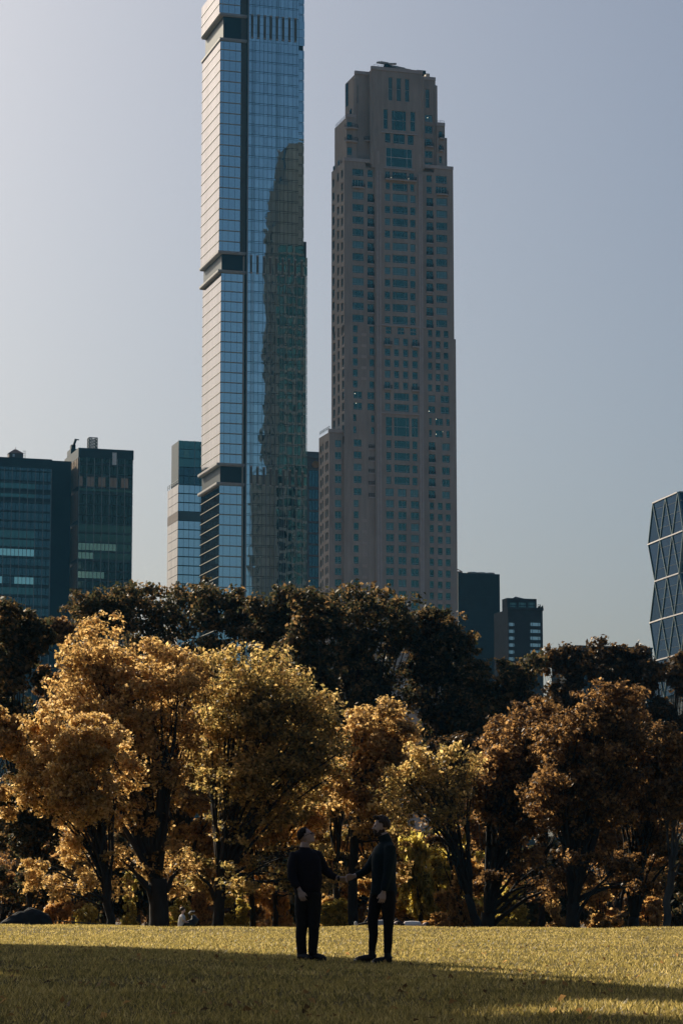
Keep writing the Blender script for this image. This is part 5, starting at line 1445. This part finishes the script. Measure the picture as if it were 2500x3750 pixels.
# ---- taller man, at the right: faces left in profile, bearded, roll-neck sweater
def man_right():
    D = 34.05; x0 = at(1389.5, HZ, D).x; z0 = float(gh(x0, D))
    b = MB()
    ch = V3(.012, .0, 1.735)
    L, Rm = head(b, ch, R(180+10), R(-2), .95)
    b.tube([V3(.085,0,1.46), V3(.065,0,1.56), V3(.035,0,1.655)], [.07,.066,.066], 14); b.tube([V3(.05,0,1.60), V3(.0,0,1.655)], [.055,.045], 12)
    b.tube([V3(.06,.01,.90), V3(.065,.01,1.08), V3(.06,.01,1.3), V3(.075,.01,1.48)], [(.10,.12),(.10,.12),(.11,.15),(.08,.10)], 16)
    b.tube([V3(-.02,.05,.98), V3(-.085,.05,.52), V3(-.10,.05,.14), V3(-.11,.05,.05)], [.08,.052,.036,.03], 10)
    b.tube([V3(.09,-.06,.98), V3(.11,-.06,.52), V3(.10,-.06,.12), V3(.09,-.06,.04)], [.08,.052,.036,.03], 10)
    sh, el_, wr = V3(.135,-.175,1.48), V3(.105,-.215,1.17), V3(.045,-.235,.895)
    b.tube([V3(.07,-.03,1.47), sh, el_, wr], [.055,.046,.038,.027], 10); hand(b, wr, V3(-.16,0,-1), V3(-.2,1,0), .32, .9, -1)
    sh2, el2, wr2 = V3(.02,.15,1.47), V3(-.16,.13,1.19), V3(-.330,.07,1.105)
    b.tube([V3(.06,.02,1.46), sh2, el2, wr2], [.055,.046,.038,.028], 10); hand(b, wr2, V3(-1,-.10,-.28), V3(.1,-.75,-.45), .55, .92, 1)
    body = remesh(b, 'person', M['skin'], None, .0062, 2, .5); body.location = (x0, D, z0)
    tag(body, 'taller bearded man in dark teal roll neck and black jeans, reaching left for a handshake', 'person', 'two men shaking hands')
    b = MB()
    b.tube([V3(.055,0,.865), V3(.055,0,.93), V3(.055,0,1.02), V3(.055,0,1.15), V3(.058,0,1.28), V3(.065,0,1.38), V3(.078,0,1.46), V3(.088,0,1.52), V3(.085,0,1.55)],
           [(.166,.155),(.172,.168),(.160,.165),(.158,.172),(.164,.190),(.160,.195),(.130,.165),(.095,.11),(.075,.08)], 22)
    b.tube([V3(.11,-.10,1.47), V3(.135,-.165,1.455), V3(.122,-.205,1.30), V3(.105,-.22,1.15), V3(.07,-.235,1.0), V3(.050,-.236,.915)], [.072,.080,.070,.062,.054,.045], 14)
    b.tube([V3(.05,.09,1.47), V3(.01,.145,1.44), V3(-.08,.15,1.31), V3(-.155,.135,1.195), V3(-.24,.105,1.14), V3(-.305,.08,1.112)], [.075,.078,.066,.060,.050,.042], 14)
    sw = remesh(b, 'sweater', M['teal_knit'], body, .009, 4, .6, (.012, .12))
    b = MB(); b.tube([V3(.088,0,1.52), V3(.066,0,1.58), V3(.046,0,1.632)], [.084,.080,.078], 18); remesh(b, 'roll_neck', M['teal_knit'], sw, .006, 2)
    b = MB()
    b.tube([V3(.055,0,.86), V3(.05,0,.92), V3(.05,0,.97)], [(.155,.155),(.155,.155),(.14,.14)], 20)
    b.tube([V3(-.01,.06,.92), V3(-.055,.055,.74), V3(-.092,.05,.52), V3(-.078,.05,.36), V3(-.092,.05,.22), V3(-.098,.05,.15)], [(.105,.10),(.092,.09),(.070,.072),(.062,.064),(.050,.052),(.048,.05)], 16)
    b.tube([V3(.10,-.06,.92), V3(.112,-.06,.74), V3(.112,-.06,.52), V3(.108,-.06,.36), V3(.105,-.06,.20), V3(.098,-.06,.13)], [(.110,.10),(.095,.09),(.070,.072),(.062,.064),(.052,.054),(.050,.05)], 16)
    remesh(b, 'trousers', M['trousers2'], body, .009, 3, .6, (.014, .10))
    shoe(body, V3(-.10,.05,.11), V3(-.045,.055,0), V3(-.325,.0,0), .012, M['toe'])
    shoe(body, V3(.10,-.06,.09), V3(.155,-.05,0), V3(-.105,-.13,0), -.012, M['toe'])
    b = MB()
    for k in range(330):
        rr = random.Random(k); th = rr.uniform(0, math.pi*2); ph = math.acos(rr.uniform(-.5, 1)); x, y, z = math.sin(ph)*math.cos(th), math.sin(ph)*math.sin(th), math.cos(ph)
        if x > .42 and z < .70: continue
        if x > -.05 and z < .22: continue
        up = .018 if z > .5 else 0
        b.ball(L(-.020+x*.102, y*.082, .038+z*.094+up*rr.random()), .019, 7, 5)
    for k in range(30):
        rr = random.Random(500+k); b.ball(L(rr.uniform(.03,.088), rr.uniform(-.045,.045), rr.uniform(.105,.145)), .014, 7, 5)
    remesh(b, 'hair', M['hair2'], body, .006, 1, .4)
    b = MB()
    for k in range(320):
        rr = random.Random(1000+k); x, y, z = rr.uniform(-.045,.092), rr.uniform(-1,1), rr.uniform(-.122,-.036 - max(0,.05-abs(rr.uniform(0,.09)))*.2)
        yy = y*(.062 - max(0, x-.03)*.5); b.ball(L(x, yy, z), .012, 6, 5)
    remesh(b, 'beard', M['hair2'], body, .006, 1, .4)
    for sy in (1, -1):
        b = MB(); b.ball(L(.081, sy*.028, .012), .010, 10, 8); b.build('eye', M['eye'], body)
man_right()

# ------------------------------------------------------------------ far people resting at the edge of the lawn
M['white_cloth'] = mat_plain('white_cotton', (.72,.70,.68), None, .8, 8)
M['grey_cloth'] = mat_plain('grey_cloth', (.35,.36,.38), None, .8, 8)
def far_base(px, D=106): 
    x = at(px, HZ, D).x; return V3(x, D, float(gh(x, D)))
o_ = far_base(669); b = MB()
b.ball((.02,0,.80), (.095,.085,.115), 12, 8); b.tube([(0,0,.62),(.01,0,.72)], .05, 8)
b.tube([(-.02,0,.05),(-.03,0,.3),(-.01,0,.55)], [.10,.1,.06], 10); b.tube([(-.02,.08,.12),(.30,.08,.36),(.55,.06,.08)], [.08,.065,.04], 8); b.tube([(-.02,-.08,.12),(.32,-.08,.38),(.58,-.08,.06)], [.08,.065,.04], 8)
b.tube([(0,-.17,.52),(.12,-.2,.34),(.30,-.12,.32)], [.045,.04,.03], 8); b.tube([(0,.17,.52),(.12,.2,.34),(.30,.12,.32)], [.045,.04,.03], 8); b.ball((.33,-.11,.32), .04, 8, 6); b.ball((.33,.11,.32), .04, 8, 6)
p = remesh(b, 'person', M['skin'], None, .018, 2); p.location = o_; tag(p, 'person in a white shirt seated on the grass by the far trunks', 'person')
b = MB(); b.tube([(-.02,0,.08),(-.03,0,.32),(-.01,0,.56),(0,0,.64)], [.16,.155,.13,.06], 12); b.tube([(-.01,-.13,.57),(.06,-.19,.42)], [.065,.06], 8); b.tube([(-.01,.13,.57),(.06,.19,.42)], [.065,.06], 8); remesh(b, 'shirt', M['white_cloth'], p, .02, 2)
b = MB(); b.tube([(-.02,.08,.12),(.30,.08,.36),(.5,.06,.12)], [.10,.085,.06], 8); b.tube([(-.02,-.08,.12),(.32,-.08,.38),(.52,-.08,.1)], [.10,.085,.06], 8); remesh(b, 'trousers', M['trousers2'], p, .02, 2)
b = MB(); b.ball((-.01,0,.84), (.11,.1,.10), 10, 8); b.build('hair', M['hair2'], p, smooth=True)
o_ = far_base(702); t = thing('pushchair', 'dark folding pushchair with pale handle beside the seated person', 'pushchair', o_)
b = MB(); b.tube([(-.2,0,.18),(0,0,.25),(.15,0,.45),(.05,0,.62)], [(.2,.2),(.2,.2),(.16,.2),(.05,.15)], 10); b.build('seat', M['metal_dark'], t, smooth=True)
b = MB(); b.bar((.12,-.2,.05),(-.12,-.2,.66),.03); b.bar((.12,.2,.05),(-.12,.2,.66),.03); b.build('frame', M['metal_dark'], t)
b = MB(); b.tube([(-.12,-.2,.66),(-.02,-.2,.76),(.10,-.2,.76),(.10,.2,.76),(-.02,.2,.76),(-.12,.2,.66)], .025, 6); b.build('handle', M['white_cloth'], t)
for x in (-.2, .2):
    for y in (-.2, .2): b = MB(); b.tube([(x,y-.02,.1),(x,y+.02,.1)], .1, 12); b.build('wheel', M['metal_dark'], t)
def lying(px, flip, lab, shirt, D=105):
    o_ = far_base(px, D); b = MB(); f = flip
    b.ball((f*.95,0,.16), (.11,.09,.09), 12, 8); b.tube([(f*.86,0,.13),(f*.75,0,.14)], .05, 8); b.tube([(f*.1,0,.14),(f*.4,0,.15),(f*.72,0,.15)], [.12,.13,.10], 10)
    b.tube([(f*.1,.08,.13),(-f*.22,.09,.34),(-f*.42,.09,.05)], [.08,.06,.04], 8); b.tube([(f*.1,-.08,.12),(-f*.3,-.09,.14),(-f*.66,-.09,.08),(-f*.7,-.09,.18)], [.08,.06,.04,.035], 8)
    b.tube([(f*.68,-.14,.14),(f*.45,-.22,.10),(f*.25,-.2,.08)], [.045,.04,.03], 8); b.tube([(f*.68,.14,.14),(f*.8,.24,.12),(f*.95,.14,.12)], [.045,.04,.03], 8)
    p = remesh(b, 'person', M['skin'], None, .018, 2); p.location = o_; tag(p, lab, 'person')
    b = MB(); b.tube([(f*.12,0,.14),(f*.4,0,.15),(f*.70,0,.15),(f*.76,0,.14)], [.15,.155,.14,.07], 12); remesh(b, 'shirt', M[shirt], p, .02, 2)
    b = MB(); b.tube([(f*.1,.08,.13),(-f*.22,.09,.34),(-f*.38,.09,.10)], [.10,.08,.06], 8); b.tube([(f*.1,-.08,.12),(-f*.3,-.09,.14),(-f*.58,-.09,.09)], [.10,.08,.06], 8); remesh(b, 'trousers', M['trousers2'], p, .02, 2)
    for q in ((-f*.42,.09,.07), (-f*.68,-.09,.14)):
        b = MB(); b.ball(q, (.07,.05,.11), 10, 8); b.build('shoe', M['white_cloth'], p, smooth=True)
    b = MB(); b.ball((f*1.0,0,.17), (.10,.1,.09), 10, 8); b.build('hair', M['hair2'], p, smooth=True)
lying(1365, 1, 'person lying on the lawn edge, pale shoes beside the straight trunk', 'grey_cloth')
lying(1470, 1, 'person lying flat on a pale blanket behind the taller man', 'white_cloth', 105.5)
c = far_base(1475, 105.5); b = MB(); b.box(-.9, .9, -.5, .5, 0, .03); o = b.build('blanket', M['grey_cloth']); o.location = c; tag(o, 'pale grey blanket spread on the lawn edge under the lying person', 'blanket')
